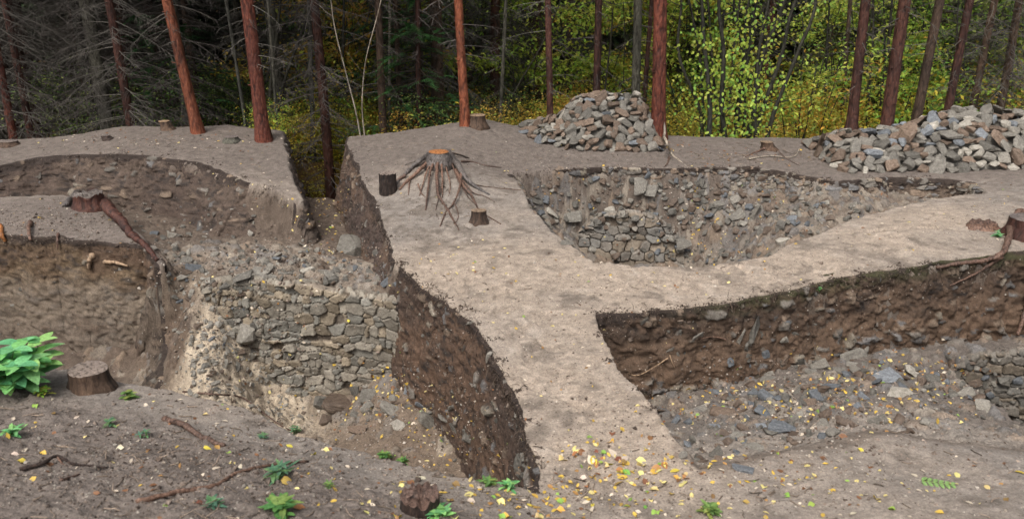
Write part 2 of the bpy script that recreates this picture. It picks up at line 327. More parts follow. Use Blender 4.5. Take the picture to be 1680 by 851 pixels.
def attr_mat(name, attr='soil', rough=.93, bump=.6, scale=1.0, speck=.5):
    m, t, b = newmat(name)
    a = nd(t, 'ShaderNodeAttribute', attribute_name=attr)
    tc = nd(t, 'ShaderNodeTexCoord')
    n1 = nd(t, 'ShaderNodeTexNoise', Scale=70*scale, Detail=6.0, Roughness=.72); t.links.new(tc.outputs['Object'], n1.inputs['Vector'])
    n2 = nd(t, 'ShaderNodeTexNoise', Scale=9*scale, Detail=5.0, Roughness=.65); t.links.new(tc.outputs['Object'], n2.inputs['Vector'])
    v = nd(t, 'ShaderNodeTexVoronoi', Scale=95*scale); t.links.new(tc.outputs['Object'], v.inputs['Vector'])
    r1 = ramp(t, n1.outputs[0], [(.3, (.45,.43,.42)), (.5, (.95,.95,.95)), (.72, (1.55,1.52,1.48))])
    r2 = ramp(t, n2.outputs[0], [(.3, (.72,.70,.69)), (.65, (1.2,1.2,1.2))])
    r3 = ramp(t, v.outputs['Color'], [(.0, (.6,.58,.56)), (.18, (1,1,1)), (.86, (1,1,1)), (1., (1.9,1.85,1.75))])
    x = mulcol(t, a.outputs['Color'], r1.outputs[0], speck*1.5 if speck*1.5 < 1 else 1); x = mulcol(t, x.outputs[2], r2.outputs[0], .9); x = mulcol(t, x.outputs[2], r3.outputs[0], .55)
    t.links.new(x.outputs[2], b.inputs['Base Color']); b.inputs['Roughness'].default_value = rough
    b.inputs['Specular IOR Level'].default_value = .25
    ad = nd(t, 'ShaderNodeMath', operation='ADD'); t.links.new(n1.outputs[0], ad.inputs[0])
    mm = nd(t, 'ShaderNodeMath', operation='MULTIPLY'); t.links.new(v.outputs['Distance'], mm.inputs[0]); mm.inputs[1].default_value = .5
    t.links.new(mm.outputs[0], ad.inputs[1])
    bp = nd(t, 'ShaderNodeBump', Strength=bump, Distance=.012); t.links.new(ad.outputs[0], bp.inputs['Height']); t.links.new(bp.outputs[0], b.inputs['Normal'])
    return m
M_soil = attr_mat('soil'); M_wall = attr_mat('cut_earth', bump=.9, rough=.9); M_mason = attr_mat('masonry_stone', bump=.5, rough=.8, speck=.35)
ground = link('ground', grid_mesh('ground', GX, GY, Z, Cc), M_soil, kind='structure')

def zi(x, y):
    """bilinear ground height"""
    x = np.atleast_1d(np.asarray(x, float)); y = np.atleast_1d(np.asarray(y, float))
    i = np.clip(np.searchsorted(gx, x)-1, 0, len(gx)-2); j = np.clip(np.searchsorted(gy, y)-1, 0, len(gy)-2)
    u = np.clip((x-gx[i])/(gx[i+1]-gx[i]), 0, 1); v = np.clip((y-gy[j])/(gy[j+1]-gy[j]), 0, 1)
    return (Z[j, i]*(1-u)+Z[j, i+1]*u)*(1-v) + (Z[j+1, i]*(1-u)+Z[j+1, i+1]*u)*v
def z1(x, y): return float(zi(x, y)[0])

# ------------------------------------------------------------------ cut faces of the trenches as dense displaced sheets
def sheet(name, verts, side, w0, w1, prm, kind='structure', mat=None):
    """verts: photo-pixel rim points (px,py,z); side: +1 if the pit lies to the left of the walking direction"""
    P = np.array([PV(v) for v in verts]); seg = np.linalg.norm(np.diff(P, axis=0), axis=1); S = np.concatenate([[0], np.cumsum(seg)])
    ds = prm.get('ds', .016); n = int(S[-1]/ds)+2; s = np.linspace(0, S[-1], n)
    x = np.interp(s, S, P[:, 0]); y = np.interp(s, S, P[:, 1])
    k = max(3, int(.12/ds))|1; ker = np.hanning(k+2)[1:-1]; ker /= ker.sum()
    def smo(a): return np.convolve(np.pad(a, k//2, mode='reflect', reflect_type='odd'), ker, 'valid')
    x, y = smo(x), smo(y)
    jx, jy = jxy(x, y)
    x, y = x+jx, y+jy
    dx, dy = np.gradient(x), np.gradient(y); L = np.hypot(dx, dy); nx, ny = -dy/L*side, dx/L*side
    nx, ny = smo(nx), smo(ny); L = np.hypot(nx, ny); nx /= L; ny /= L
    w = np.linspace(w0, w1, n)
    zt, z0_, *_ = ground_z(x - nx*.05, y - ny*.05); zt = np.minimum(zt, T(x, y)) if prm.get('top', True) else zt
    zf = ground_z(x + nx*(w+.12), y + ny*(w+.12))[0] - .12
    depth = np.maximum(zt - zf, .05)
    m = int(prm.get('hmax', depth.max())/ds)+6; t = np.linspace(-.05, 1, m)
    SS, TT = np.meshgrid(s, t); 
    tp = np.clip(TT, 0, 1)
    zz = zt - .012 - depth*tp
    prof = prm.get('prof', 0.0)                       # undercut of the lip
    tpr = prm.get('taper', .0); end = np.zeros_like(s) if not tpr else np.maximum(np.clip(1-s/tpr, 0, 1), np.clip(1-(S[-1]-s)/tpr, 0, 1))
    off = np.where(TT < 0, -.10, prm.get('off', .035) + w*tp + prof*np.sin(tp*3.14)*depth) + 0*SS - end*.3
    X = x + nx*off; Y = y + ny*off
    a = prm.get('amp', .05)
    N = fbm(X, Y, zz, f=3.2, o=3, s=21, g=.55)*a + fbm(X, Y, zz, f=13, o=4, s=22, g=.65)*a*.65
    rg = 1-np.abs(fbm(X, Y, zz*1.6, f=8, o=3, s=23)); N = N + (rg-.75)*a*.6
    U = SS; V = zz
    sm = np.zeros_like(N); ids = np.zeros_like(N)
    rb = prm.get('rub', .15)
    rbm = rb if not callable(rb) else rb(U, tp)
    for f, sd, hh in ((15., 4, .028), (8., 9, .05)):
        e, ID, tl = stones(U, V*1.5, f, sd + prm.get('seed', 0), .8)
        on = (np.modf(ID*7.7)[0] < rbm) & (e > .02)
        hgt = (sst(.02, .2, e)*(.4+.6*np.modf(ID*3.3)[0]) + tl*.5)*hh
        N = np.where(on, N*.5 + hgt, N); sm = np.where(on, sst(.03, .12, e), sm); ids = np.where(on, np.modf(ID*91.7)[0]*.98+.01, ids)
    N = N + fbm(X, Y, zz, f=34, o=2, s=27)*a*.28 + fbm(SS*9, zz*1.3, f=1, o=3, s=26)*prm.get('streak', 0)
    N = N*sst(-.03, .09, TT) 
    X = X + nx*N; Y = Y + ny*N; zz = zz + fbm(X, Y, zz, f=9, o=2, s=29)*.012*sst(0, .1, TT)
    big = fbm(X, Y, zz*1.8, f=1.5, o=4, s=41); med = fbm(X, Y, zz*2.5, f=7, o=4, s=42, g=.65); fin = fbm(X, Y, zz, f=38, o=3, s=43, g=.75)
    c = prm['cols']; C = mix(c3(*c[0]) + 0*X[..., None], c3(*c[1]), sst(-.25, .35, big)); C = mix(C, c3(*c[2]), sst(.0, .45, med))
    C = mix(C, C*.5, sst(.05, .5, fin)*.75); C = mix(C, C*1.5, sst(.05, .6, -fin)*.7)
    C = mix(C, c3(.035,.026,.022), np.clip(1.6*(1-tp*depth/(prm.get('band', .11)*(1+1.2*med+.8*big))), 0, 1)*prm.get('lip', .9))          # humus band under the turf
    if prm.get('moss'): C = mix(C, c3(.075,.085,.028), np.clip(sst(.22, .02, tp)*sst(-.25, .25, med+.1)*prm['moss']*2*sst(1.2, 2.6, X), 0, 1)*np.clip(U*0+prm['moss'], 0, 1))
    if prm.get('pale'): C = mix(C, c3(*prm['pale'][0]), np.clip(sst(prm['pale'][1], prm['pale'][1]+.3, tp + big*.5)*prm['pale'][2], 0, 1))
    k4 = np.floor(ids*4); sc_ = mix(stone_c*.8 + 0*C, c3(.20,.175,.14), (k4 == 1)*1.); sc_ = mix(sc_, c3(.125,.122,.12), (k4 == 2)*1.); sc_ = mix(sc_, c3(.18,.135,.10), (k4 == 3)*1.)
    C = mix(C, sc_*(.7 + .6*np.modf(ids*13.3)[0])[..., None]*prm.get('sb', 1.), sm*.9)
    if side > 0: X, Y, zz, C = X[::-1], Y[::-1], zz[::-1], C[::-1]
    return link(name, grid_mesh(name, X, Y, zz, C), mat or M_wall, kind=kind)
BR = ((.105,.068,.045), (.075,.052,.038), (.048,.036,.029))
SHEETS = []
SHEETS.append(sheet('earth_bank', [(900,830,0)] + [p[:3] for p in RC[19:27]], 1, .2, .2, dict(cols=((.105,.066,.045),(.068,.046,.035),(.04,.031,.026)), rub=.03, amp=.045, seed=0, streak=.02)))
SHEETS.append(sheet('earth_bank', [p[:3] for p in RD[:5]] + [('w',-2.85,14.6)], 1, .22, .3, dict(cols=((.105,.07,.05),(.07,.05,.042),(.04,.031,.026)), rub=.015, amp=.045, seed=3, streak=.02)))
SHEETS.append(sheet('earth_bank', [p[:3] for p in RC[6:11]], 1, .2, .2, dict(cols=((.095,.062,.042),(.15,.105,.065),(.045,.034,.028)), rub=.004, amp=.045, seed=5, pale=((.22,.185,.15), .3, .6))))
SHEETS.append(sheet('earth_bank', [('w',-4.30,9.0),('w',-4.14,8.6),('w',-4.02,8.25),('w',-3.90,7.8),('w',-3.78,7.4),('w',-3.66,6.9)], -1, .4, .4, dict(cols=((.085,.058,.042),(.11,.085,.065),(.04,.031,.026)), rub=.06, amp=.06, seed=6, hmax=1.2, top=False, off=.02, band=.03)))
SHEETS.append(sheet('earth_bank', [('w',-3.95,13.6),(465,232,.32),(480,290,.12),(493,331,-.04),('w',-3.02,10.6)], 1, .25, .2, dict(cols=((.10,.075,.06),(.12,.095,.078),(.05,.04,.033)), rub=.04, amp=.06, seed=16, hmax=1.0)))
SHEETS.append(sheet('earth_bank', [p[:3] for p in RA[0:11]], -1, .10, .2, dict(cols=((.09,.06,.042),(.064,.045,.034),(.034,.027,.023)), rub=lambda u, t: .035 + .09*sst(.45, .9, t), amp=.065, pale=((.16,.105,.07), .25, .55), seed=7, moss=.45, hmax=1.0)))
SHEETS.append(sheet('earth_bank', [p[:3] for p in RB[19:9:-1]], -1, .42, .2, dict(cols=((.14,.105,.08),(.10,.075,.058),(.06,.046,.037)), rub=lambda u, t: np.clip(.25 + .75*sst(.1, .45, t)*sst(5.5, 3.8, u), 0, 1), amp=.06, seed=9, band=.24, off=.08, prof=-.12, hmax=1.2, sb=1.25, taper=.3)))
SHEETS.append(sheet('earth_bank', [p[:3] for p in RB[0:4]], 1, .3, .3, dict(cols=((.14,.10,.075),(.10,.075,.058),(.06,.046,.037)), rub=.4, amp=.06, seed=12, hmax=1.1, sb=1.2)))
SHEETS.append(sheet('earth_bank', [p[:3] for p in [(440,308,.05)] + RD[10:16]], 1, .72, .5, dict(cols=((.095,.07,.055),(.07,.05,.04),(.04,.032,.028)), rub=.04, amp=.075, seed=14, hmax=.9, taper=.3, off=.09)))

# ------------------------------------------------------------------ dry stone walls laid bare by the dig
def masonry(name, A, B, ztop, zbot, lean, label, cat, seed=0, res=.009, row=(.045,.13), wid=(.06,.25), tint=(.232,.208,.170), topback=.22, relief=1.0, group=None):
    A, B = np.array(A, float), np.array(B, float); L = np.linalg.norm(B-A); d = (B-A)/L; n = np.array([d[1], -d[0]])
    if n[1] > 0: n = -n
    us = np.arange(0, L, res); zt = np.interp(us, *ztop); zb = zbot
    rs = np.random.default_rng(seed); seeds = []
    v = zb-.05; row_i = 0
    while v < zt.max()+.1:
        h = rs.uniform(*row); u = rs.uniform(-.2, 0)
        while u < L+.2:
            w = rs.uniform(*wid)*(.7 if rs.random() < .3 else 1)
            if rs.random() < .18:
                seeds += [(u+w/2, v+h*.28, w, h*.55), (u+w/2+rs.uniform(-.03,.03), v+h*.76, w*.8, h*.5)]
            else: seeds.append((u+w/2, v+h/2+rs.uniform(-.018,.018), w, h))
            u += w
        v += h; row_i += 1
    sd = np.array(seeds)
    m = int((zt.max()-zb)/res); nb = int(topback/res/1.5)
    V = np.linspace(0, 1, m); U, VV = np.meshgrid(us, V); Zp = zb + (zt-zb)*VV
    # wavy courses
    up = U + .05*fbm(U, Zp, f=5, o=3, s=seed); vp = Zp + .08*fbm(U, Zp, f=1.6, o=2, s=seed+1) + .035*fbm(U, Zp, f=7, o=3, s=seed+2)
    F1 = np.full(U.shape, 9.); F2 = np.full(U.shape, 9.); ID = np.zeros(U.shape, int); 
    th = rs.normal(0, .2, len(sd)); pw = rs.uniform(1.5, 2.6, len(sd))
    for i, (a, b, w, h) in enumerate(sd):
        m_ = (np.abs(up-a) < w*1.3+.05) & (np.abs(vp-b) < h*1.5+.05)
        if not m_.any(): continue
        uu, vv = up[m_]-a, vp[m_]-b; ca, sa = math.cos(th[i]), math.sin(th[i]); uu, vv = uu*ca+vv*sa, -uu*sa+vv*ca
        p_ = pw[i]; sk = .35*math.sin(i*2.3)*vv; dd = ((np.abs(uu+sk)/(w/2))**p_ + (np.abs(vv)/(h/2))**p_)**(1/p_)
        f1, f2, idd = F1[m_], F2[m_], ID[m_]; nr_ = dd < f1
        F2[m_] = np.where(nr_, f1, np.minimum(f2, dd)); ID[m_] = np.where(nr_, i, idd); F1[m_] = np.where(nr_, dd, f1)
    e = F2-F1
    k = len(sd); out = rs.uniform(-.022, .03, k)*relief; tu = rs.uniform(-.25, .25, k); tv = rs.uniform(-.3, .45, k); lost = rs.random(k) < .04
    st = sst(.02, .17, e)*np.where(lost[ID], .15, 1)
    N = st*(.032*relief + out[ID]) + st*(tu[ID]*(up-sd[ID, 0]) + tv[ID]*(vp-sd[ID, 1]))*.6
    N += fbm(up, vp, f=18, o=3, s=seed+5)*.008 + fbm(up, vp, f=60, o=2, s=seed+6)*.003 - (1-st)*.028 + fbm(U, Zp, f=1.3, o=2, s=seed+8)*.03
    leanv = (1-VV)*lean
    off = N + leanv
    X = A[0] + d[0]*U + n[0]*off; Y = A[1] + d[1]*U + n[1]*off
    # top: stones roll back onto the ledge
    tb = np.linspace(0, 1, nb+1)[1:][:, None]; off2 = off[-1][None, :]*(1-tb) - topback*tb
    U2 = us[None, :] + 0*tb; X2 = A[0] + d[0]*U2 + n[0]*off2; Y2 = A[1] + d[1]*U2 + n[1]*off2
    e2, I2, tl2 = stones(X2*1.0, Y2, 7.5, seed+9)
    Z2 = zt[None, :] + sst(.03, .25, e2)*.035*(np.modf(I2*7.7)[0] < .75)*sst(0, .2, tb)*sst(1, .7, tb) + fbm(X2, Y2, f=20, o=3, s=3)*.012 - tb**3*.09 + .012
    g = rs.uniform(.65, 1.2, k); hue = rs.uniform(0, 1, k)
    base = np.array(tint)[None, None]*g[ID][..., None]; base = mix(base, base*c3(1.06,.98,.88), (hue[ID] > .75)*1.); base = mix(base, base*c3(.92,.97,1.02), (hue[ID] < .3)*1.)
    tex = fbm(up, vp*2, f=22, o=4, s=seed+11, g=.7); base = base*(1+.35*tex)[..., None]
    C = mix(c3(.085,.065,.05)+0*base, base, sst(.02, .15, e)*np.where(lost[ID], .2, 1))
    C = mix(C, c3(.20,.165,.125), sst(.1, .45, fbm(U, Zp, f=2.2, o=3, s=seed+13))*.35)
    C2 = mix(c3(.23,.19,.15)+0*np.zeros(X2.shape+(3,)), c3(*tint)*(.7+.5*np.modf(I2*3.1)[0])[..., None], sst(.03, .15, e2)*(np.modf(I2*7.7)[0] < .75))
    XX = np.vstack([X, X2]); YY = np.vstack([Y, Y2]); ZZ = np.vstack([Zp, Z2]); CC = np.concatenate([C, C2])
    o = link(name, grid_mesh(name, XX, YY, ZZ, CC), M_mason)
    o['label'] = label; o['category'] = cat
    if group: o['group'] = group
    return o
WALLS = []
WALLS.append(masonry('stone_wall', (-3.55,8.40), (-1.16,7.98), ([0,.3,.5,.9,1.2,1.6,2.0,2.42], [-.38,-.30,-.27,-.30,-.28,-.34,-.38,-.40]), -2.0, .09,
    'large exposed dry stone wall of grey slabs beside the narrow earth balk', 'stone wall', seed=4))
WALLS.append(masonry('stone_wall', (4.50,7.30), (7.4,7.05), ([0,.25,.6,2.9], [-.86,-.70,-.64,-.6]), -1.75, .06,
    'dark dry stone wall low in the deeper cut under hanging roots', 'stone wall', seed=9, tint=(.15,.135,.115), topback=.05))
WALLS.append(masonry('stone_wall', (1.02,11.55), (2.62,11.42), ([0,.3,.8,1.2,1.6], [-.75,-.5,-.42,-.52,-.85]), -1.45, .22,
    'rough stone wall remnant at the bottom of the rubble-sided pit under the stone heap', 'stone wall', seed=15, tint=(.2,.18,.155), topback=.16, relief=1.5, row=(.07,.15), wid=(.12,.26)))

# ------------------------------------------------------------------ ray hits on the terrain
bpy.context.view_layer.update()
dg = bpy.context.evaluated_depsgraph_get()
TREES_BVH = [BVHTree.FromObject(o, dg) for o in [ground] + SHEETS + WALLS]
def hit(px, py, full=False):
    d = Vector(ray(px, py)).normalized(); best = None
    for b in TREES_BVH:
        loc, nor, i, dist = b.ray_cast(Vector((0, 0, H)), d)
        if loc is not None and (best is None or dist < best[2]): best = (loc, nor, dist)
    return best if full else best[0]
def drop(x, y, z=5):
    best = None
    for b in TREES_BVH:
        loc, nor, i, dist = b.ray_cast(Vector((x, y, z)), Vector((0, 0, -1)))
        if loc is not None and (best is None or loc.z > best[0].z): best = (loc, nor)
    return best

class MB:
    def __init__(s): s.v = []; s.f = []; s.c = []; s.cur = (1, 1, 1)
    def add(s, vs, fs, c=None):
        k = len(s.v); s.v += [tuple(p) for p in vs]; s.f += [tuple(i+k for i in f) for f in fs]; s.c += [c or s.cur]*len(vs)
    def tube(s, pts, rad, n=8, c=None, rough=0, cap=True, flat=1.0, seed=0):
        pts = [Vector(p) for p in pts]; vs = []; r0 = random.Random(seed)
        up = Vector((.31, .17, .93)); N = None
        for i, p in enumerate(pts):
            t = (pts[min(i+1, len(pts)-1)] - pts[max(i-1, 0)]).normalized()
            if N is None: N = t.cross(up).normalized() if abs(t.dot(up)) < .95 else t.cross(Vector((1, 0, 0))).normalized()
            else: N = (N - t*N.dot(t)).normalized()
            Bn = t.cross(N)
            for k in range(n):
                a = 2*math.pi*k/n; r = rad[i]*(1 + rough*(r0.random()-.5)*2)
                vs.append(p + N*math.cos(a)*r + Bn*math.sin(a)*r*flat)
        fs = [(i*n+k, i*n+(k+1) % n, (i+1)*n+(k+1) % n, (i+1)*n+k) for i in range(len(pts)-1) for k in range(n)]
        if cap: fs.append(tuple(range((len(pts)-1)*n, len(pts)*n))); fs.append(tuple(range(n-1, -1, -1)))
        s.add(vs, fs, c)
    def leaf(s, p, d, up, L, w, c, bend=.2, seg=4, fold=.25):
        d = d.normalized(); r = d.cross(up)
        if r.length < 1e-3: r = d.cross(Vector((1, 0, 0)))
        r.normalize(); u = r.cross(d).normalized(); vs = []
        for i in range(seg+1):
            t = i/seg; ww = w*.5*math.sin(math.pi*min(1, t*.92+.06))**.75*(1-.25*t) if 0 < i < seg else w*.03
            ctr = p + d*L*t - u*bend*L*t*t
            vs += [ctr - r*ww + u*ww*fold, ctr, ctr + r*ww + u*ww*fold]
        fs = []
        for i in range(seg):
            a = i*3; fs += [(a, a+1, a+4, a+3), (a+1, a+2, a+5, a+4)]
        s.add(vs, fs, c)
    def mesh(s, name, smooth=True):
        me = bpy.data.meshes.new(name); me.from_pydata(s.v, [], s.f); me.update()
        a = me.color_attributes.new('soil', 'FLOAT_COLOR', 'POINT'); arr = np.ones((len(s.v), 4), np.float32)
        if s.v: arr[:, :3] = np.array(s.c, np.float32); a.data.foreach_set('color', arr.ravel())
        if smooth: me.polygons.foreach_set('use_smooth', np.ones(len(me.polygons), bool))
        return me
    def build(s, name, mat, parent=None, smooth=True):
        return link(name, s.mesh(name, smooth), mat, parent)
def props(o, label=None, cat=None, group=None, kind=None):
    if label: o['label'] = label
    if cat: o['category'] = cat
    if group: o['group'] = group
    if kind: o['kind'] = kind
    return o
def empty(name, loc, rz=0, **kw):
    o = bpy.data.objects.new(name, None); COL.objects.link(o); o.location = loc; o.rotation_euler.z = rz; o.empty_display_size = .1; return props(o, **kw)

def leaf_mat(name, trans=.45, rough=.5, vary=.25, spec=.3):
    m, t, b = newmat(name); a = nd(t, 'ShaderNodeAttribute', attribute_name='soil'); oi = nd(t, 'ShaderNodeObjectInfo')
    h = nd(t, 'ShaderNodeHueSaturation'); mr = nd(t, 'ShaderNodeMapRange'); mr.inputs[3].default_value = .5-.03; mr.inputs[4].default_value = .5+.03; t.links.new(oi.outputs['Random'], mr.inputs[0]); t.links.new(mr.outputs[0], h.inputs['Hue'])
    n = nd(t, 'ShaderNodeTexNoise', Scale=60.0, Detail=3.0); tc = nd(t, 'ShaderNodeTexCoord'); t.links.new(tc.outputs['Object'], n.inputs[0])
    r = ramp(t, n.outputs[0], [(.3, (.7,.7,.7)), (.7, (1.2,1.2,1.2))]); x = mulcol(t, a.outputs['Color'], r.outputs[0], 1.0); t.links.new(x.outputs[2], h.inputs['Color'])
    b.inputs['Roughness'].default_value = rough; b.inputs['Specular IOR Level'].default_value = spec
    t.links.new(h.outputs[0], b.inputs['Base Color'])
    tr = nd(t, 'ShaderNodeBsdfTranslucent'); t.links.new(h.outputs[0], tr.inputs['Color'])
    mx = nd(t, 'ShaderNodeMixShader', Fac=trans); t.links.new(b.outputs[0], mx.inputs[1]); t.links.new(tr.outputs[0], mx.inputs[2])
    t.links.new(mx.outputs[0], t.nodes['Material Output'].inputs['Surface']); return m
M_leaf = leaf_mat('leaf'); M_dry = leaf_mat('fallen_leaf', trans=.1, rough=.55)
def rock_mat(name, a, b_, c_):
    m, t, b = newmat(name); tc = nd(t, 'ShaderNodeTexCoord'); oi = nd(t, 'ShaderNodeObjectInfo')
    ad = nd(t, 'ShaderNodeVectorMath', operation='ADD'); t.links.new(tc.outputs['Object'], ad.inputs[0]); t.links.new(oi.outputs['Random'], ad.inputs[1])
    n = nd(t, 'ShaderNodeTexNoise', Scale=9.0, Detail=8.0, Roughness=.7); t.links.new(ad.outputs[0], n.inputs[0])
    n2 = nd(t, 'ShaderNodeTexNoise', Scale=55.0, Detail=4.0, Roughness=.7); t.links.new(ad.outputs[0], n2.inputs[0])
    w = nd(t, 'ShaderNodeTexWave', Scale=7.0, Distortion=5.0, Detail=3.0); w.bands_direction = 'Z'; t.links.new(ad.outputs[0], w.inputs[0])
    r = ramp(t, n.outputs[0], [(.3, a), (.5, b_), (.7, c_)]); r2 = ramp(t, oi.outputs['Random'], [(0, (.62,.62,.62)), (1, (1.3,1.3,1.3))])
    r3 = ramp(t, n2.outputs[0], [(.3, (.6,.6,.6)), (.6, (1.15,1.15,1.15))]); r4 = ramp(t, w.outputs[0], [(0, (.8,.79,.78)), (1, (1.08,1.08,1.08))])
    x = mulcol(t, r.outputs[0], r2.outputs[0]); x = mulcol(t, x.outputs[2], r3.outputs[0]); x = mulcol(t, x.outputs[2], r4.outputs[0], .7)
    t.links.new(x.outputs[2], b.inputs['Base Color']); b.inputs['Roughness'].default_value = .62; b.inputs['Specular IOR Level'].default_value = .35
    am = nd(t, 'ShaderNodeMath', operation='ADD'); t.links.new(n.outputs[0], am.inputs[0]); t.links.new(n2.outputs[0], am.inputs[1])
    bp = nd(t, 'ShaderNodeBump', Strength=.55, Distance=.015); t.links.new(am.outputs[0], bp.inputs['Height']); t.links.new(bp.outputs[0], b.inputs['Normal']); return m
ROCKS = {'grey': rock_mat('rock_grey', (.085,.077,.066), (.16,.147,.126), (.24,.222,.19)), 'brown': rock_mat('rock_brown', (.085,.058,.042), (.155,.11,.08), (.23,.175,.135)),
         'pale': rock_mat('rock_pale', (.19,.172,.14), (.29,.265,.225), (.41,.38,.33)), 'bluish grey': rock_mat('rock_blue', (.085,.092,.10), (.15,.16,.172), (.24,.252,.265))}
def rock_mesh(seed, box):
    rr = random.Random(seed); bm = bmesh.new()
    for _ in range(16):
        p = Vector((rr.uniform(-1, 1), rr.uniform(-1, 1), rr.uniform(-1, 1)))
        m = max(abs(p.x), abs(p.y), abs(p.z)); p = p/m*rr.uniform(.8, 1); 
        if p.length > 1.35: p *= 1.35/p.length
        bm.verts.new((p.x*box[0]/2, p.y*box[1]/2, p.z*box[2]/2))
    g = bmesh.ops.convex_hull(bm, input=bm.verts); bmesh.ops.delete(bm, geom=list({e for e in g['geom_interior']+g['geom_unused'] if isinstance(e, bmesh.types.BMVert)}), context='VERTS')
    bmesh.ops.dissolve_limit(bm, angle_limit=R(12), verts=bm.verts, edges=bm.edges)
    bmesh.ops.bevel(bm, geom=list(bm.edges), offset=.035, segments=1, affect='EDGES', clamp_overlap=True)
    bmesh.ops.triangulate(bm, faces=[f for f in bm.faces if len(f.verts) > 4])
    bmesh.ops.subdivide_edges(bm, edges=[e for e in bm.edges if e.calc_length() > .3], cuts=1)
    for v in bm.verts: v.co += Vector((rr.uniform(-1,1), rr.uniform(-1,1), rr.uniform(-1,1)))*.018
    me = bpy.data.meshes.new('stone'); bm.to_mesh(me); bm.free(); return me
BOX = [(1,.8,.45),(1.1,.7,.38),(1,.9,.5),(1.3,.75,.26),(1.2,.9,.32),(.9,.85,.6),(1.4,.6,.35),(1,.7,.45),(1.25,.8,.25),(1,1,.55),(1.15,.65,.6),(.95,.75,.5)]
RK = {k: [] for k in ROCKS}
for i, bx in enumerate(BOX):
    m0 = rock_mesh(100+i, bx)
    for k in ROCKS:
        m = m0.copy(); m.name = 'stone'; m.materials.append(ROCKS[k]); RK[k].append(m)
def stone(loc, size, kind, label, group=None, tilt=.5, var=None, nor=None, rz=None, name='stone'):
    o = bpy.data.objects.new(name, RK[kind][random.randrange(12) if var is None else var]); COL.objects.link(o)
    o.location = loc; o.scale = (size*random.uniform(.85,1.15), size*random.uniform(.85,1.15), size*random.uniform(.85,1.15))
    q = Matrix.Rotation(random.uniform(0, 6.28) if rz is None else rz, 3, 'Z'); e = Matrix.Rotation(random.uniform(-tilt, tilt), 3, 'X') @ Matrix.Rotation(random.uniform(-tilt, tilt), 3, 'Y')
    Mx = e @ q
    if nor is not None: Mx = Vector((0, 0, 1)).rotation_difference(nor).to_matrix() @ Mx
    o.rotation_euler = Mx.to_euler(); return props(o, label, 'stone', group)
SIZEW = lambda s, a, b: 'small' if s < a else ('large' if s > b else 'medium sized')
def pick(w): return random.choices(list(ROCKS), w)[0]
ROCK_DATA = []
for m in RK['grey']:
    v = np.array([tuple(q.co) for q in m.vertices]); ROCK_DATA.append((v, [tuple(p.vertices) for p in m.polygons]))
RUB = {k: MB() for k in ROCKS}
def heap(cx, cy, inside, hfun, n, ntot, smin, smax, wts, where, group, hm):
    pts = []; tries = 0
    while len(pts) < ntot and tries < 60000:
        tries += 1; x, y = cx(), cy()
        if not inside(x, y): continue
        h = hfun(x, y); b = T(np.array([x]), np.array([y]))[0]; s = smin + (smax-smin)*random.random()**1.6*(1 if len(pts) < n*1.2 else .6)
        g = Vector(((hfun(x+.05, y)-hfun(x-.05, y))/.1, (hfun(x, y+.05)-hfun(x, y-.05))/.1, -1)).normalized()*-1
        p = Vector((x, y, b + h + s*.04))
        if any((p-q[0]).length < (s+q[1])*.33 for q in pts): continue
        pts.append((p, s, g, h))
    front = sorted(pts, key=lambda q: -(q[1]*(1.0 if q[2].y < .2 else .4)))
    for i, (p, s, g, h) in enumerate(front):
        k = pick(wts)
        if i < n:
            zone = 'on top of' if h > .62*hm else ('halfway up' if h > .3*hm else 'at the foot of')
            stone(p, s, k, f'{SIZEW(s, smin+(smax-smin)*.3, smin+(smax-smin)*.65)} {k} stone {zone} {where}', group, tilt=.5, nor=g)
        else:
            v, f = ROCK_DATA[random.randrange(12)]; M = np.array((Vector((0,0,1)).rotation_difference(g).to_matrix() @ Matrix.Rotation(random.uniform(-.6,.6), 3, 'X') @ Matrix.Rotation(random.uniform(0,6.3), 3, 'Z')))
            mb = RUB[k]; kk = len(mb.v); mb.v += [tuple(q) for q in (v*s)@M.T + np.array(p)]; mb.f += [tuple(a+kk for a in q) for q in f]; mb.c += [(1,1,1)]*len(v)
def core(x0, x1, y0, y1, hfun):
    X_, Y_ = np.meshgrid(np.arange(x0, x1, .05), np.arange(y0, y1, .05)); h = np.array([[hfun(a, b) for a, b in zip(r1, r2)] for r1, r2 in zip(X_, Y_)])
    zz = T(X_, Y_) + h - .13 + fbm(X_, Y_, f=12, o=3)*.03; nr, nc = X_.shape; mb = RUB['grey']; kk = len(mb.v)
    mb.v += list(zip(X_.ravel(), Y_.ravel(), zz.ravel())); mb.c += [(1,1,1)]*X_.size
    mb.f += [(kk+i*nc+j, kk+i*nc+j+1, kk+(i+1)*nc+j+1, kk+(i+1)*nc+j) for i in range(nr-1) for j in range(nc-1)]
def h1(x, y):
    pr = float(np.interp(x, [.15,.35,.6,.85,1.05,1.4,1.85,2.15,2.32,2.5], [0,.10,.22,.34,.60,.72,.73,.71,.48,0])); v = abs(y-13.75)/(.5+.42*min(1, max(.2, x)/1.2))
    return pr*max(0, 1-v)**.75
heap(lambda: random.uniform(.15, 2.5), lambda: random.gauss(13.45, .45), lambda x, y: h1(x, y) > .015, h1, 105, 420, .13, .29, (6,4.5,1.2,.6), 'the heap beside the red pine trunk', 'stones in the heap beside the red pine trunk', .78)
core(-.1, 2.9, 12.5, 14.8, h1)
def h2(x, y):
    pr = float(np.interp(x, [5.06,5.2,5.45,5.75,6.1,6.5,6.9,7.3,8.2,9.2], [0,.28,.42,.42,.45,.56,.72,.78,.7,0])); v = abs(y-12.85)/.95
    return pr*max(0, 1-v)**.7
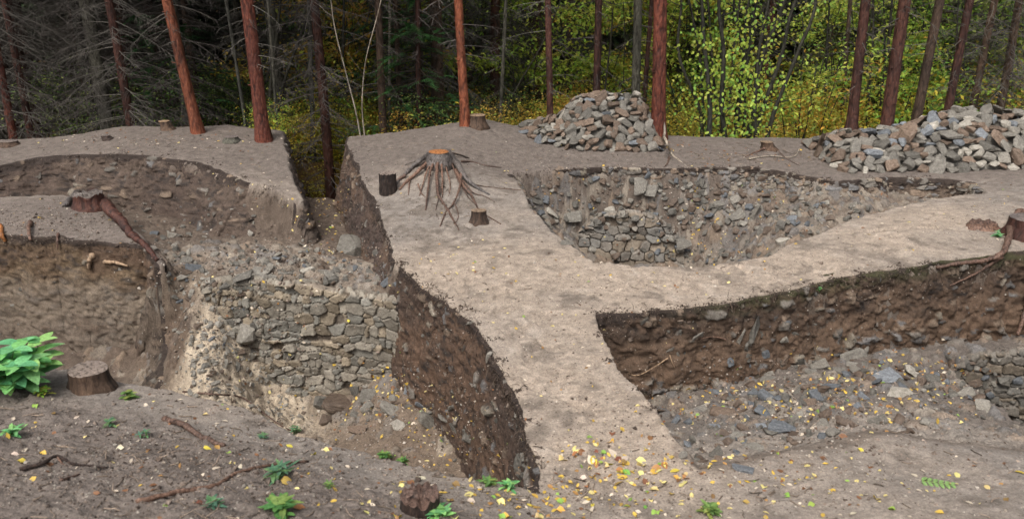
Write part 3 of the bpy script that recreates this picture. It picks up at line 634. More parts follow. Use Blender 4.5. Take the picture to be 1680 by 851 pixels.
heap(lambda: random.uniform(4.95, 9.2), lambda: random.gauss(12.45, .5), lambda x, y: h2(x, y) > .02, h2, 110, 420, .16, .38, (6,3.4,1.6,1.0), 'the long heap along the pit rim', 'stones in the long heap along the pit rim', .78)
core(4.5, 9.3, 11.7, 13.8, h2)
RUBALL = MB()
me_r = bpy.data.meshes.new('heap_rubble'); vs_, fs_, mi_ = [], [], []
for i, (k, mb) in enumerate(RUB.items()):
    kk = len(vs_); vs_ += mb.v; fs_ += [tuple(a+kk for a in q) for q in mb.f]; mi_ += [i]*len(mb.f); me_r.materials.append(ROCKS[k])
me_r.from_pydata(vs_, [], fs_); me_r.polygons.foreach_set('material_index', mi_); me_r.update()
props(link('heap_rubble', me_r), 'smaller mixed grey and brown stones filling both heaps', 'rubble', None, 'stuff')

def loose(lst, where, group, tilt=.35):
    for px, py, wpx, k, var in lst:
        h = hit(px, py, True); dep = h[0].y*cT + (H-h[0].z)*sT; s = wpx*dep/F*.88
        stone(h[0] + h[1]*s*.07, s, k, f'{SIZEW(wpx, 22, 38)} {k} {"slab" if var in (3,4,6,8) else "stone"} {where}', group, tilt=tilt, var=var, nor=(h[1]+Vector((0, -.3, .6))).normalized(), rz=random.uniform(-.5, .5))
# slabs and stones lying on the floor of the near pit
loose([(1190,678,42,'brown',6),(1262,655,40,'bluish grey',6),(1282,703,44,'bluish grey',3),(1365,712,34,'grey',5),(1236,736,36,'grey',3),(1218,770,34,'bluish grey',8),(1175,745,28,'grey',4),(1132,732,26,'bluish grey',8),(1447,623,52,'bluish grey',8),
       (1478,650,56,'pale',3),(1365,635,30,'bluish grey',4),(1342,648,40,'bluish grey',8),(1330,664,30,'brown',9),(1350,697,26,'grey',0),(1495,610,34,'pale',4),(1528,622,30,'grey',5),(1583,648,38,'pale',0),(1612,668,34,'pale',9),(1310,640,24,'grey',1),
       (1110,690,24,'bluish grey',4),(1150,672,26,'grey',8),(1172,700,22,'bluish grey',6),(1210,715,24,'grey',3),(1395,640,26,'grey',6),(1418,650,24,'bluish grey',1),(1440,690,26,'grey',8),(1250,700,22,'bluish grey',8),(1305,688,24,'grey',3),
       (1330,610,24,'grey',7),(1260,622,26,'grey',3),(1400,600,24,'grey',4),(1560,640,24,'brown',2),(1180,755,20,'brown',2),(1290,722,22,'grey',1),(1120,748,22,'grey',5),(1405,668,20,'bluish grey',0)],
      'lying on the leaf-strewn floor of the near pit', 'loose stones on the floor of the near pit')
loose([(1240,542,62,'grey',3),(1216,555,34,'grey',8),(1228,568,22,'grey',5),(1400,583,46,'grey',6),(1345,600,30,'pale',8),(1307,597,28,'grey',4),(1375,610,30,'grey',7),(1290,590,20,'brown',2),(1145,552,20,'grey',8),(1058,528,18,'grey',4),(1425,575,26,'grey',5),(1100,575,16,'pale',3),(1520,555,26,'brown',1)],
      'sticking out of the dark earth face under the cross balk', 'stones in the earth face under the cross balk', .2)
loose([(405,547,42,'pale',9),(635,462,20,'bluish grey',4),(287,387,28,'pale',1),(253,383,16,'bluish grey',4),(562,665,66,'brown',3),(536,662,44,'grey',6),(608,650,40,'grey',3),(640,672,36,'grey',8),(700,690,38,'grey',4),(655,700,28,'pale',3),(742,672,26,'grey',5),(585,705,26,'brown',8),(770,722,34,'grey',0),(600,668,22,'grey',0),(625,665,20,'brown',5),(665,642,26,'bluish grey',1),(585,682,24,'grey',3),(645,655,20,'grey',2),(535,690,26,'brown',9),
       (430,450,40,'grey',3),(400,455,34,'grey',4),(470,448,26,'grey',1),(505,444,24,'pale',6),(540,452,22,'grey',8),(370,470,24,'grey',0),(308,428,26,'grey',3),(316,440,24,'bluish grey',8),(583,640,20,'grey',2),(690,668,24,'bluish grey',4),(730,690,30,'grey',3),(745,705,24,'grey',6)],
      'around the large exposed stone wall', 'loose stones around the large exposed wall')
loose([(1063,288,18,'bluish grey',0),(1050,305,36,'grey',9),(1068,312,30,'grey',4),(1205,328,20,'pale',5),(1240,350,34,'pale',3),(1210,355,26,'grey',8),(1300,360,20,'bluish grey',4),(1285,395,26,'pale',1),(1180,335,24,'grey',6),(940,355,30,'grey',4),(905,350,26,'pale',3),(1000,345,26,'pale',0),(1120,400,30,'grey',3),(1260,320,20,'grey',4),(1150,300,18,'grey',2),(1330,345,18,'grey',6),
       (800,585,26,'pale',1),(775,528,22,'grey',4),(930,400,20,'grey',3),(880,330,20,'grey',8)],
      'in the crumbling side of the rubble-filled pit', 'stones in the side of the rubble-filled pit', .3)

# ------------------------------------------------------------------ wood: stumps, roots, sticks
def bark_mat(name, dark, mid, hi, rough=.7, scale=1.0, bump=.8):
    m, t, b = newmat(name); tc = nd(t, 'ShaderNodeTexCoord'); oi = nd(t, 'ShaderNodeObjectInfo'); mp = nd(t, 'ShaderNodeMapping'); mp.inputs['Scale'].default_value = (9*scale, 9*scale, 3.0*scale); t.links.new(tc.outputs['Object'], mp.inputs[0])
    v = nd(t, 'ShaderNodeTexVoronoi', Scale=2.2); v.feature = 'F1'
    n0 = nd(t, 'ShaderNodeTexNoise', Scale=1.5, Detail=5.0); t.links.new(mp.outputs[0], n0.inputs[0]); mv = mulcol(t, mp.outputs[0], n0.outputs['Color'], .35, 'LINEAR_LIGHT'); t.links.new(mv.outputs[2], v.inputs['Vector'])
    n = nd(t, 'ShaderNodeTexNoise', Scale=4.0, Detail=8.0, Roughness=.75); t.links.new(mp.outputs[0], n.inputs[0])
    r = ramp(t, n.outputs[0], [(.28, dark), (.5, mid), (.72, hi)]); r2 = ramp(t, v.outputs['Distance'], [(0, (1.1,1.1,1.1)), (.55, (.9,.9,.9)), (.8, (.35,.33,.32))])
    n3 = nd(t, 'ShaderNodeTexNoise', Scale=1.1, Detail=3.0); t.links.new(tc.outputs['Object'], n3.inputs[0]); r4 = ramp(t, n3.outputs[0], [(.35, (.6,.6,.62)), (.65, (1.2,1.15,1.1))])
    x = mulcol(t, r.outputs[0], r2.outputs[0]); x = mulcol(t, x.outputs[2], r4.outputs[0]); r5 = ramp(t, oi.outputs['Random'], [(0, (.75,.75,.78)), (1, (1.2,1.15,1.1))]); x = mulcol(t, x.outputs[2], r5.outputs[0])
    t.links.new(x.outputs[2], b.inputs['Base Color']); b.inputs['Roughness'].default_value = rough; b.inputs['Specular IOR Level'].default_value = .35
    bm_ = nd(t, 'ShaderNodeMath', operation='SUBTRACT'); t.links.new(n.outputs[0], bm_.inputs[0]); t.links.new(v.outputs['Distance'], bm_.inputs[1])
    bp = nd(t, 'ShaderNodeBump', Strength=bump, Distance=.02); t.links.new(bm_.outputs[0], bp.inputs['Height']); t.links.new(bp.outputs[0], b.inputs['Normal']); return m
M_bark_red = bark_mat('bark_red', (.035,.013,.010), (.15,.042,.026), (.32,.12,.07), .55)
M_bark_orange = bark_mat('bark_orange', (.055,.02,.012), (.23,.07,.034), (.42,.17,.085), .55)
M_bark_dark = bark_mat('bark_dark', (.022,.011,.009), (.075,.030,.022), (.15,.07,.045), .6)
M_bark_brown = bark_mat('bark_brown', (.03,.020,.014), (.085,.055,.038), (.16,.11,.075), .75)
M_bark_grey = bark_mat('bark_grey', (.04,.04,.032), (.10,.10,.08), (.20,.20,.165), .8)
M_sap = bark_mat('bark_sapling', (.018,.018,.013), (.045,.045,.033), (.10,.10,.075), .7)
M_pale = bark_mat('bark_pale', (.16,.14,.115), (.33,.30,.25), (.5,.46,.4), .7)
M_root = bark_mat('root_bark', (.045,.025,.018), (.15,.09,.065), (.34,.24,.19), .5, 2.0, .5)
M_rootg = bark_mat('root_grey', (.05,.045,.042), (.14,.125,.115), (.34,.31,.29), .45, 2.0, .5)
M_burnt = bark_mat('stump_dark', (.012,.009,.008), (.035,.024,.020), (.09,.06,.045), .7, 1.6)
M_cut_o = bark_mat('cut_orange', (.24,.085,.03), (.40,.17,.06), (.5,.27,.12), .6, 2.0, .2)
M_cut_g = bark_mat('cut_grey', (.12,.10,.09), (.24,.20,.175), (.33,.29,.25), .7, 2.0, .3)
M_cut_t = bark_mat('cut_tan', (.22,.15,.09), (.36,.26,.17), (.46,.35,.25), .7, 2.0, .3)
def pxr(p, w): return w*.5*(p.y*cT + (H-p.z)*sT)/F
def stump(px, py, wpx, hgt, mats, label, name='tree_stump', lobes=5, flare=1.45, tilt=(0, 0), ragged=.0, roots=(), base=None, depth=.18, top=1.0):
    p = base if base is not None else hit(px, py); r = pxr(p, wpx); e = empty(name, p, label=label, cat='tree stump'); rr = random.Random(int(px*7+py))
    ph = rr.uniform(0, 6); n = 40; m = 14; vs = []; tops = []
    for i in range(m+1):
        t = i/m; z = -depth + (hgt+depth)*t; fl = 1 + (flare-1)*max(0, 1-(z+.0)/(hgt*.8+1e-6))**2 if z > 0 else flare
        for k in range(n):
            a = 2*math.pi*k/n; lob = 1 + .13*(fl-.9)*math.sin(lobes*a+ph) + .04*math.sin(2*a+ph*2) + .02*rr.uniform(-1, 1)
            zz = z + (ragged*rr.uniform(-1, .6) if i == m else 0); q = r*fl*lob*(top if i > m-2 else 1)
            vs.append((math.cos(a)*q + tilt[0]*z, math.sin(a)*q + tilt[1]*z, zz))
    mb = MB(); mb.add(vs, [(i*n+k, i*n+(k+1) % n, (i+1)*n+(k+1) % n, (i+1)*n+k) for i in range(m) for k in range(n)]); mb.build('bark', mats[0], e)
    top_ = vs[-n:]; c = MB(); cx = sum(v[0] for v in top_)/n; cy = sum(v[1] for v in top_)/n; cz = sum(v[2] for v in top_)/n; rings = [top_]
    for f in (.75, .5, .25): rings.append([(cx+(v[0]-cx)*f, cy+(v[1]-cy)*f, (v[2]*f + cz*(1-f)) + rr.uniform(-1,1)*(.004+ragged*.5)) for v in top_])
    allv = [v for rg_ in rings for v in rg_] + [(cx, cy, cz+.002)]
    fs = [(i*n+k, i*n+(k+1) % n, (i+1)*n+(k+1) % n, (i+1)*n+k) for i in range(3) for k in range(n)] + [(3*n+k, 3*n+(k+1) % n, 4*n) for k in range(n)]
    c.add(allv, [tuple(reversed(f)) if False else f for f in fs]); c.build('cut_top', mats[1], e)
    for pl, r0, r1, mt in roots: root_part(e, pl, r0, r1, mt)
    return e
def smooth_line(P, n=8):
    out = []
    for i in range(len(P)-1):
        a, b, c, d = P[max(i-1, 0)], P[i], P[i+1], P[min(i+2, len(P)-1)]
        for k in range(n):
            t = k/n; out.append(.5*((2*b) + (c-a)*t + (2*a-5*b+4*c-d)*t*t + (3*b-a-3*c+d)*t**3))
    return out + [P[-1]]
def root_line(pl, lift=.3):
    P = []
    for q in pl:
        if len(q) == 3 and isinstance(q[2], float): p = hit(q[0], q[1]) + Vector((0, -q[2]*.4, q[2]))
        else: p = hit(q[0], q[1])
        P.append(p)
    return smooth_line(P, 7)
def root_mesh(pl, r0, r1, off=Vector((0, 0, 0)), wob=.25, sub=1.0):
    P = root_line(pl); n = len(P); rr = random.Random(int(pl[0][0]+pl[-1][1]*3)); mb = MB()
    r0 *= .8; r1 *= .8
    rad = [(r0 + (r1-r0)*(i/(n-1))**.8)*(1+wob*.5*math.sin(i*.9+rr.random())*rr.random()) for i in range(n)]
    mb.tube([p + Vector((rr.uniform(-1,1), rr.uniform(-1,1), rr.uniform(-1,1)))*rad[i]*.25 + Vector((0, 0, rad[i]*.35)) - off for i, p in enumerate(P)], rad, 9, rough=.12); return mb
def root_part(e, pl, r0, r1, mt): root_mesh(pl, r0, r1, e.location).build('root', mt, e)
stone(hit(578, 412)+Vector((0,.1,.0)), .58, 'grey', 'large grey block of unexcavated soil low in the gap behind the big stone wall', None, tilt=.08, var=9, rz=.1)  # undug block of soil, represented by a stone mesh
def rubble_field():
    out = {k: MB() for k in ROCKS}
    rows = [(1180,345,95,32,330,.10,(4,3,3,1)),(1330,345,60,18,110,.09,(4,2,3,1)),(1000,345,60,40,110,.10,(4,3,2,1)),(890,340,22,35,70,.09,(4,3,2,1)),(1170,420,70,10,70,.09,(4,2,2,1)),(1100,300,150,12,90,.07,(4,4,2,.5)),
            (385,590,48,50,330,.062,(1,1.5,10,.1)),(325,540,22,55,90,.055,(1,2,9,.1)),(458,672,18,16,50,.05,(1,2,9,.1)),(450,425,100,18,190,.09,(4,3,3,1)),(590,450,45,14,70,.08,(4,3,3,1)),(290,430,20,30,50,.07,(4,3,3,1)),(360,480,30,30,70,.08,(4,3,4,1)),
            (1300,660,110,38,210,.08,(3,4,1.5,2.2)),(1450,620,90,22,110,.085,(3,4,2,1.6)),(1200,740,60,18,50,.065,(3,3,2,1.6)),(1600,640,40,20,60,.09,(4,2,2,1.5)),(620,670,50,20,60,.07,(4,3,2,1)),(760,700,40,40,50,.06,(3,3,2,1)),
            (200,360,60,15,30,.05,(3,3,2,0.1)),(380,350,60,25,70,.06,(3,4,2,0)),(1250,560,180,40,70,.06,(4,4,1,1)),(860,720,12,45,40,.08,(5,3,0.5,0.5)),(850,660,10,30,20,.07,(5,3,1,.5)),(100,500,100,50,50,.045,(3,4,2,0)),(720,560,40,60,45,.04,(3,3,3,.5))]
    for (px, py, sx, sy, n, s0, w) in rows:
        for _ in range(n):
            x, y = random.gauss(px, sx), random.gauss(py, sy); h = hit(x, y, True)
            if h is None or not (-20 < x < 1700): continue
            if float(T(np.array([h[0].x]), np.array([h[0].y]))[0]) - h[0].z < .10: continue
            s = s0*(.35 + 1.2*random.random()**2.2); k = pick(w); v, f = ROCK_DATA[random.randrange(12)]
            M = np.array((Vector((0,0,1)).rotation_difference((h[1]+Vector((0,0,.5))).normalized()).to_matrix() @ Matrix.Rotation(random.uniform(-.5,.5), 3, 'X') @ Matrix.Rotation(random.uniform(0,6.3), 3, 'Z')))
            mb = out[k]; kk = len(mb.v); mb.v += [tuple(q) for q in (v*s)@M.T + np.array(h[0] + h[1]*s*.08)]; mb.f += [tuple(a+kk for a in q) for q in f]
    me = bpy.data.meshes.new('rubble'); vs, fs, mi = [], [], []
    for i, (k, mb) in enumerate(out.items()):
        kk = len(vs); vs += mb.v; fs += [tuple(a+kk for a in q) for q in mb.f]; mi += [i]*len(mb.f); me.materials.append(ROCKS[k])
    me.from_pydata(vs, [], fs); me.polygons.foreach_set('material_index', mi); me.update()
    props(link('rubble', me), 'small broken stones strewn through the pits and along the walls', 'rubble', None, 'stuff')
rubble_field()
def stick(pl, r0, r1, mt, label, name='fallen_branch', cat='branch'):
    o = root_mesh(pl, r0, r1).build(name, mt); return props(o, label, cat)
e0 = hit(720, 268)
stump(722, 272, 42, .17, (M_rootg, M_cut_o), 'felled pine stump with orange cut and bare roots spreading down the mound', name='tree_stump', base=e0, flare=1.2, top=.8, roots=[
    ([(705,262,.06),(690,270,.05),(672,282,.03),(650,302),(634,316)], .055, .02, M_rootg), ([(708,268,.07),(692,283,.05),(672,296,.02),(655,312)], .045, .02, M_root), ([(714,270,.08),(706,292,.07),(703,315,.05),(698,345)], .028, .012, M_root),
    ([(719,270,.08),(717,300,.07),(720,325,.04),(733,342),(742,358),(753,378)], .034, .012, M_root), ([(724,270,.08),(726,298,.06),(726,325)], .022, .009, M_root),
    ([(735,262,.09),(750,278,.09),(758,292,.08),(770,303,.04),(788,312),(803,320)], .07, .018, M_rootg), ([(757,292,.08),(755,312,.06),(746,335,.04),(731,350),(722,372)], .022, .011, M_root),
    ([(748,285,.06),(762,312,.04),(774,325,.03),(786,345),(800,355),(822,368)], .030, .010, M_root), ([(738,256,.05),(755,258,.03),(770,260)], .022, .012, M_burnt), ([(757,267,.02),(775,266),(797,272),(823,275)], .018, .008, M_root),
    ([(775,305,.02),(800,307),(830,310),(855,312)], .012, .006, M_root), ([(686,305,.03),(692,318),(702,326)], .012, .007, M_root), ([(672,300,.02),(670,320)], .014, .008, M_root), ([(640,318),(650,300),(665,290,.02)], .02, .03, M_root), ([(711,268,.07),(700,288,.05),(694,306,.03),(688,322)], .016, .008, M_root), ([(728,268,.06),(735,290,.05),(739,308,.02),(736,322)], .014, .006, M_root), ([(742,275,.06),(752,300,.04),(766,322,.02),(776,333)], .014, .007, M_root), ([(700,262,.05),(680,268,.03),(660,272)], .016, .008, M_rootg), ([(728,300,.04),(722,320,.03),(715,345),(720,360)], .010, .005, M_root), ([(760,300,.04),(776,318,.02),(795,322),(812,332)], .012, .006, M_root), ([(745,335,.03),(752,352),(748,365)], .009, .005, M_root)])
stump(786, 366, 24, .17, (M_bark_brown, M_cut_t), 'small freshly cut stump with pale top at the foot of the root mound')
stump(637, 314, 27, .26, (M_burnt, M_cut_g), 'squat black charred stump at the edge beside the bare roots', lobes=3, ragged=.012, flare=1.1)
stump(783, 208, 28, .20, (M_bark_brown, M_cut_t), 'broad brown stump on the ridge crest beside the orange pine')
stump(608, 219, 14, .12, (M_bark_grey, M_cut_g), 'little grey capped stump on the corner of the ridge by two bare whips')
stump(276, 212, 18, .14, (M_bark_brown, M_cut_t), 'low reddish stump on the ridge beside the leaning orange pine', tilt=(-.4, 0))
stump(380, 231, 22, .07, (M_bark_grey, M_cut_g), 'flat grey stump on the ridge between the two red pines')
stump(178, 228, 14, .06, (M_burnt, M_cut_g), 'tiny dark stump stub on the bare bank top', tilt=(-.8, 0))
stump(15, 238, 28, .07, (M_bark_brown, M_cut_g), 'low worn stump at the end of the bank under the dead twigs')
stump(150, 636, 60, .16, (M_bark_brown, M_cut_g), 'stout cut stump with grey top beside the leafy green plant', lobes=4, flare=1.3, ragged=.007, depth=.3)
stump(690, 838, 66, .12, (M_burnt, M_root), 'rotten splintered black stump surrounded by yellow leaves at the trench edge', ragged=.035, lobes=6, flare=1.1, depth=.3)
stump(148, 340, 44, .19, (M_bark_dark, M_rootg), 'dark red stump with one thick root sliding down the balk', lobes=3, flare=1.3, ragged=.03, roots=[
    ([(160,335,.12),(180,350,.08),(200,368,.05),(216,388,.02),(240,405),(258,428)], .115, .03, M_bark_dark), ([(130,325,.06),(115,332,.02),(105,340)], .07, .03, M_rootg)])
stump(1690, 385, 66, .20, (M_bark_dark, M_cut_g), 'heavy cut stump clinging to the corner above the deep cut with hanging roots', lobes=4, flare=1.25, roots=[
    ([(1668,360,.10),(1655,372,.08),(1650,400,.07),(1638,425,.06),(1610,435,.05),(1570,438,.04),(1535,442,.02)], .06, .022, M_root), ([(1640,428,.06),(1620,440,.04),(1600,452,.03),(1558,470,.01)], .03, .01, M_root),
    ([(1690,380,.10),(1687,430,.10),(1682,480,.10),(1676,520,.08),(1666,556,.05)], .055, .022, M_root), ([(1679,500,.09),(1682,530,.07),(1677,552,.05)], .03, .015, M_root)])
stump(1612, 372, 40, .06, (M_root, M_root), 'shattered red-brown stump remnant on the cross balk', ragged=.03, flare=1.3)
stump(1262, 244, 20, .12, (M_bark_brown, M_cut_t), 'brown root stub on the rim below the hazel clump', tilt=(-.5, 0), roots=[([(1258,245,.04),(1240,250),(1222,258)], .03, .01, M_root)])
stick([(300,642),(350,650,.03),(395,655,.04),(430,678,.03),(462,700,.02),(478,706)], .013, .008, M_root, 'long thin brown root arching out over the trench edge', 'exposed_root', 'root')
stick([(270,688),(300,700,.02),(330,718,.01),(368,732)], .028, .020, M_root, 'thick pinkish root half buried in the near bank', 'exposed_root', 'root')
stick([(225,824),(290,808),(350,797),(385,778),(430,765),(505,757)], .018, .010, M_root, 'long brown root snaking across the dirt behind the seedling', 'exposed_root', 'root')
stick([(32,770),(70,764,.015),(96,752,.02),(120,762,.01),(150,764),(186,768)], .016, .007, M_burnt, 'short dark forked twig lying on the near dirt')
stick([(96,752,.02),(102,760),(110,764)], .008, .005, M_root, 'small brown offshoot twig beside the dark forked twig')
stick([(100,788),(125,780),(150,775)], .012, .006, M_root, 'flat brown bark sliver lying near the dark twig')
stick([(1288,791),(1320,788),(1351,787)], .007, .006, M_pale, 'pale straight stick on bare dirt before the near pit')
stick([(925,780),(955,788),(985,798)], .006, .004, M_burnt, 'thin black twig curving across the end of the balk')
stick([(1080,210,.03),(1090,225),(1100,250),(1112,262),(1128,275)], .035, .012, M_pale, 'pale torn root running from the red pine to the pit rim', 'exposed_root', 'root')
stick([(1098,258),(1095,268),(1090,274)], .02, .01, M_root, 'short brown root end by the pit rim under the red pine', 'exposed_root', 'root')
stick([(1225,262),(1260,258,.02),(1300,260,.03),(1310,248,.05)], .014, .006, M_pale, 'dry grey branch lying on the rim near the long stone heap')
stick([(1275,252,.05),(1290,262,.02),(1312,272)], .01, .005, M_root, 'crooked brown branch crossing the dry grey one on the rim')
stick([(890,178,.05),(900,225,.05)], .006, .006, M_pale, 'thin broken twig standing at the stone heap')
for i, (pl, r) in enumerate([([(152,422),(150,432,.04),(148,446,.05)], .05), ([(172,430),(192,436,.04),(212,442,.05)], .035), ([(50,366),(50,382,.05),(54,402,.06)], .038), ([(96,384),(96,398,.04),(97,412,.04)], .022), ([(0,372),(5,390,.05),(12,402,.05)], .05)]):
    stick(pl, r, r*.45, M_cut_t if i in (0, 1) else (M_cut_o if i == 4 else M_root), ['splintered pale root stub poking from the earth face', 'pale broken root lying against the earth face next to the stub', 'short reddish root hanging over the earth face', 'thin forked root hanging from the balk lip', 'bright orange broken root at the end of the earth face'][i], 'root_end', 'root')
stick([(1095,590,.02),(1050,618,.03),(1030,612)], .008, .004, M_cut_t, 'thin pale rootlet at the balk edge in the near pit', 'root_end', 'root')
stick([(1190,562,.04),(1170,556,.03),(1150,558,.02)], .008, .004, M_root, 'thin reddish rootlet crossing the dark earth face under the cross balk', 'root_end', 'root')
stick([(1098,586,.03),(1101,597,.04),(1106,606,.03)], .007, .004, M_cut_t, 'short upright orange rootlet in the dark earth face', 'root_end', 'root')
# fine rootlets fringing the lips and faces
def rootlets(name, rows, label):
    mb = MB()
    for (x0, y0, x1, y1, cnt, L) in rows:
        for _ in range(cnt):
            t = random.random(); h = hit(x0+(x1-x0)*t + random.gauss(0, 3), y0+(y1-y0)*t + random.gauss(0, 5) + 3, True); p = h[0].copy(); P = [p - h[1]*.01]; dv = (h[1]*.6 + Vector((random.uniform(-.8,.8), 0, random.uniform(-.9, .1)))).normalized()
            l = L*random.uniform(.4, 1.4)
            for k in range(5): dv = (dv + Vector((random.uniform(-.4,.4), random.uniform(-.3,.2), -.35))).normalized(); P.append(P[-1] + dv*l/5)
            g = random.uniform(.04, .16); mb.tube(P, [.0035, .003, .0026, .002, .0016, .001], 3, c=(g*1.15, g*.85, g*.65), cap=False)
    return props(mb.build(name, M_wall), label, 'rootlets', None, 'stuff')
rootlets('fine_roots', [(650,430,775,518,120,.1),(985,512,1450,447,200,.09),(840,285,1370,296,160,.09),(0,395,240,408,90,.09),(640,400,575,245,80,.1),(805,560,885,760,120,.1),(0,268,330,264,110,.08),(330,264,480,335,90,.08),(650,430,775,518,170,.12),(775,518,885,770,260,.14),(985,512,1180,500,120,.10),(1180,500,1450,445,170,.12),(1450,445,1660,430,160,.16),(572,240,640,400,90,.12),(0,395,235,408,110,.12),(240,408,290,520,60,.1),
    (0,262,200,252,60,.1),(330,268,480,330,90,.1),(840,285,1100,278,110,.1),(1100,278,1370,298,90,.1),(660,470,820,740,160,.1),(1000,540,1600,560,160,.09),(20,430,270,560,90,.09),(700,520,870,640,90,.1),(700,275,790,300,60,.12)], 'fine dark rootlets hanging from the cut earth edges')

# ------------------------------------------------------------------ fallen leaves
LC = {'yellow': (.58,.41,.07), 'pale yellow': (.66,.56,.22), 'orange': (.38,.22,.07), 'brown': (.20,.10,.045), 'pale': (.55,.47,.36), 'green': (.22,.36,.07)}
LV = {}
for k, c in LC.items():
    LV[k] = []
    for i in range(3):
        mb = MB(); rr = random.Random(i+5); mb.leaf(Vector((-.5, 0, 0)), Vector((1, .1*i, .08)), Vector((0, 0, 1)), 1.0, .62+.12*i, tuple(q*(1+.15*i-.12) for q in c), bend=.2+.3*i, fold=.2+.3*i)
        mb.tube([Vector((-.5, 0, 0)), Vector((-.68, .03, .02)), Vector((-.82, .1, 0))], [.012, .01, .008], 4, c=(.3,.2,.08)); m = mb.mesh('leaf'); m.materials.append(M_dry); LV[k].append(m)
def leaf_obj(px, py, k, size, where):
    h = hit(px, py, True); o = bpy.data.objects.new('fallen_leaf', random.choice(LV[k])); COL.objects.link(o); o.location = h[0] + h[1]*.006; o.scale = (size,)*3
    q = Vector((0, 0, 1)).rotation_difference((h[1]+Vector((random.gauss(0,.15), random.gauss(0,.15), .3))).normalized()).to_matrix() @ Matrix.Rotation(random.uniform(0, 6.28), 3, 'Z')
    o.rotation_euler = q.to_euler(); props(o, f'{k} fallen leaf {where}', 'leaf', 'fallen leaves lying singly on the dirt')
def lc(w): return random.choices(list(LC), w)[0]
def leaves(px, py, sx, sy, n, size, w, where):
    for _ in range(n): leaf_obj(random.gauss(px, sx), min(849, random.gauss(py, sy)), lc(w), size*random.uniform(.7, 1.3), where)
WY = (5,4,2,1,3,.8)
leaves(1010,765,55,22,44,.064,(4,5,2.5,2,2,.3),'in the drift at the end of the narrow balk'); leaves(1090,770,25,14,10,.05,(4,5,2,1,2,.3),'in the drift at the end of the narrow balk')
leaves(720,815,55,22,26,.055,(4,5,2,2,3,1.5),'around the rotten stump at the trench edge'); leaves(900,830,70,12,20,.055,(4,4,3,1,3,1.5),'along the bottom of the near bank')
for px, py, k, s in [(36,760,'yellow',.07),(58,700,'pale yellow',.05),(25,745,'pale',.05),(335,680,'pale yellow',.06),(340,738,'yellow',.07),(355,735,'orange',.06),(375,742,'green',.05),(395,767,'pale',.06),(125,686,'pale',.06),(56,667,'green',.055),(88,678,'brown',.05),
    (470,790,'orange',.07),(490,832,'orange',.08),(330,826,'brown',.06),(475,732,'yellow',.055),(515,745,'yellow',.06),(535,740,'pale yellow',.055),(460,730,'orange',.04),(383,715,'yellow',.04),(195,735,'pale',.055),(12,715,'yellow',.05),(70,745,'yellow',.05)]:
    leaf_obj(px, py, k, s*.9, 'on the dark dirt of the near bank')
for px, py, k, s in [(1255,798,'pale yellow',.07),(1290,812,'green',.06),(1330,828,'green',.06),(1440,818,'yellow',.07),(1460,835,'green',.07),(1570,780,'pale yellow',.07),(1500,780,'pale',.05),(1620,800,'pale yellow',.06),(1540,840,'yellow',.06),(1412,739,'yellow',.06),(1380,705,'pale',.05),
    (1225,825,'orange',.06),(1170,815,'brown',.05),(1400,842,'pale',.05),(1350,845,'yellow',.05),(1650,820,'brown',.05),(1590,825,'pale',.05),(1672,775,'yellow',.08)]:
    leaf_obj(px, py, k, s*.9, 'on the bare dirt before the near pit')
leaves(420,560,60,50,8,.05,(3,3,1,1,3,1),'on the pale rubble beside the big wall')
def leaf_stuff(rows):
    mb = MB()
    for (px, py, sx, sy, n, size, w) in rows:
        for _ in range(n):
            x, y = random.gauss(px, sx), random.gauss(py, sy)
            if not (-30 < x < 1710 and y < 855): continue
            h = hit(x, y, True)
            if h is None: continue
            k = lc(w); c = LC[k]; g = random.uniform(.65, 1.15); a = random.uniform(0, 6.28); d = Vector((math.cos(a), math.sin(a), 0)); nn = (h[1]+Vector((random.gauss(0,.25), random.gauss(0,.25), .3))).normalized(); d = (d - nn*d.dot(nn)).normalized()
            s = size*random.uniform(.6, 1.3); mb.leaf(h[0]+nn*.004-d*s*.5, d, nn, s, s*random.uniform(.5,.75), tuple(q*g for q in c), bend=random.uniform(-.1,.4), seg=3)
    return mb
WB = (4,3,2,4,2,.6); WN = (2.5,3,1,3,5,.6)
props(leaf_stuff([(1010,765,70,30,90,.035,WY),(640,640,45,22,80,.05,WY),(600,665,50,20,60,.045,WB),(720,700,35,30,60,.045,WY),(1170,655,50,20,60,.04,WB),(1300,660,90,35,170,.05,WB),(1420,640,90,30,140,.05,WB),(1500,600,60,14,50,.05,WB),(1230,760,60,15,40,.04,WB),(1220,320,60,25,35,.05,WB),(1160,380,40,25,45,.05,WB),
    (900,480,140,60,50,.04,WN),(950,640,80,80,50,.035,WN),(750,420,60,25,40,.04,WN),(1200,450,150,15,30,.04,WN),(1450,380,90,30,40,.045,WN),(1500,620,60,20,40,.045,WB),(1350,800,200,35,120,.035,WN),(300,740,200,60,130,.035,(1,1.5,1,4,5,.6)),(850,815,160,20,130,.04,WY),
    (300,228,130,10,80,.045,(1,1,1,6,4,0)),(530,380,25,25,60,.05,WB),(1230,258,70,8,70,.05,(1,1,2,5,2,0)),(450,300,60,35,40,.045,WN),(470,430,90,25,40,.045,WN),(1090,240,40,8,35,.05,(1,1,3,5,2,0)),(760,730,30,30,50,.04,WY),(400,560,60,60,40,.04,WN),(850,300,150,40,50,.04,WN),(1650,330,40,20,20,.04,WB),
    (120,350,80,20,30,.04,WN),(540,320,20,20,90,.05,WY)]).build('leaf_litter', M_dry), 'small yellow and brown leaves strewn over the dirt', 'leaf litter', None, 'stuff')
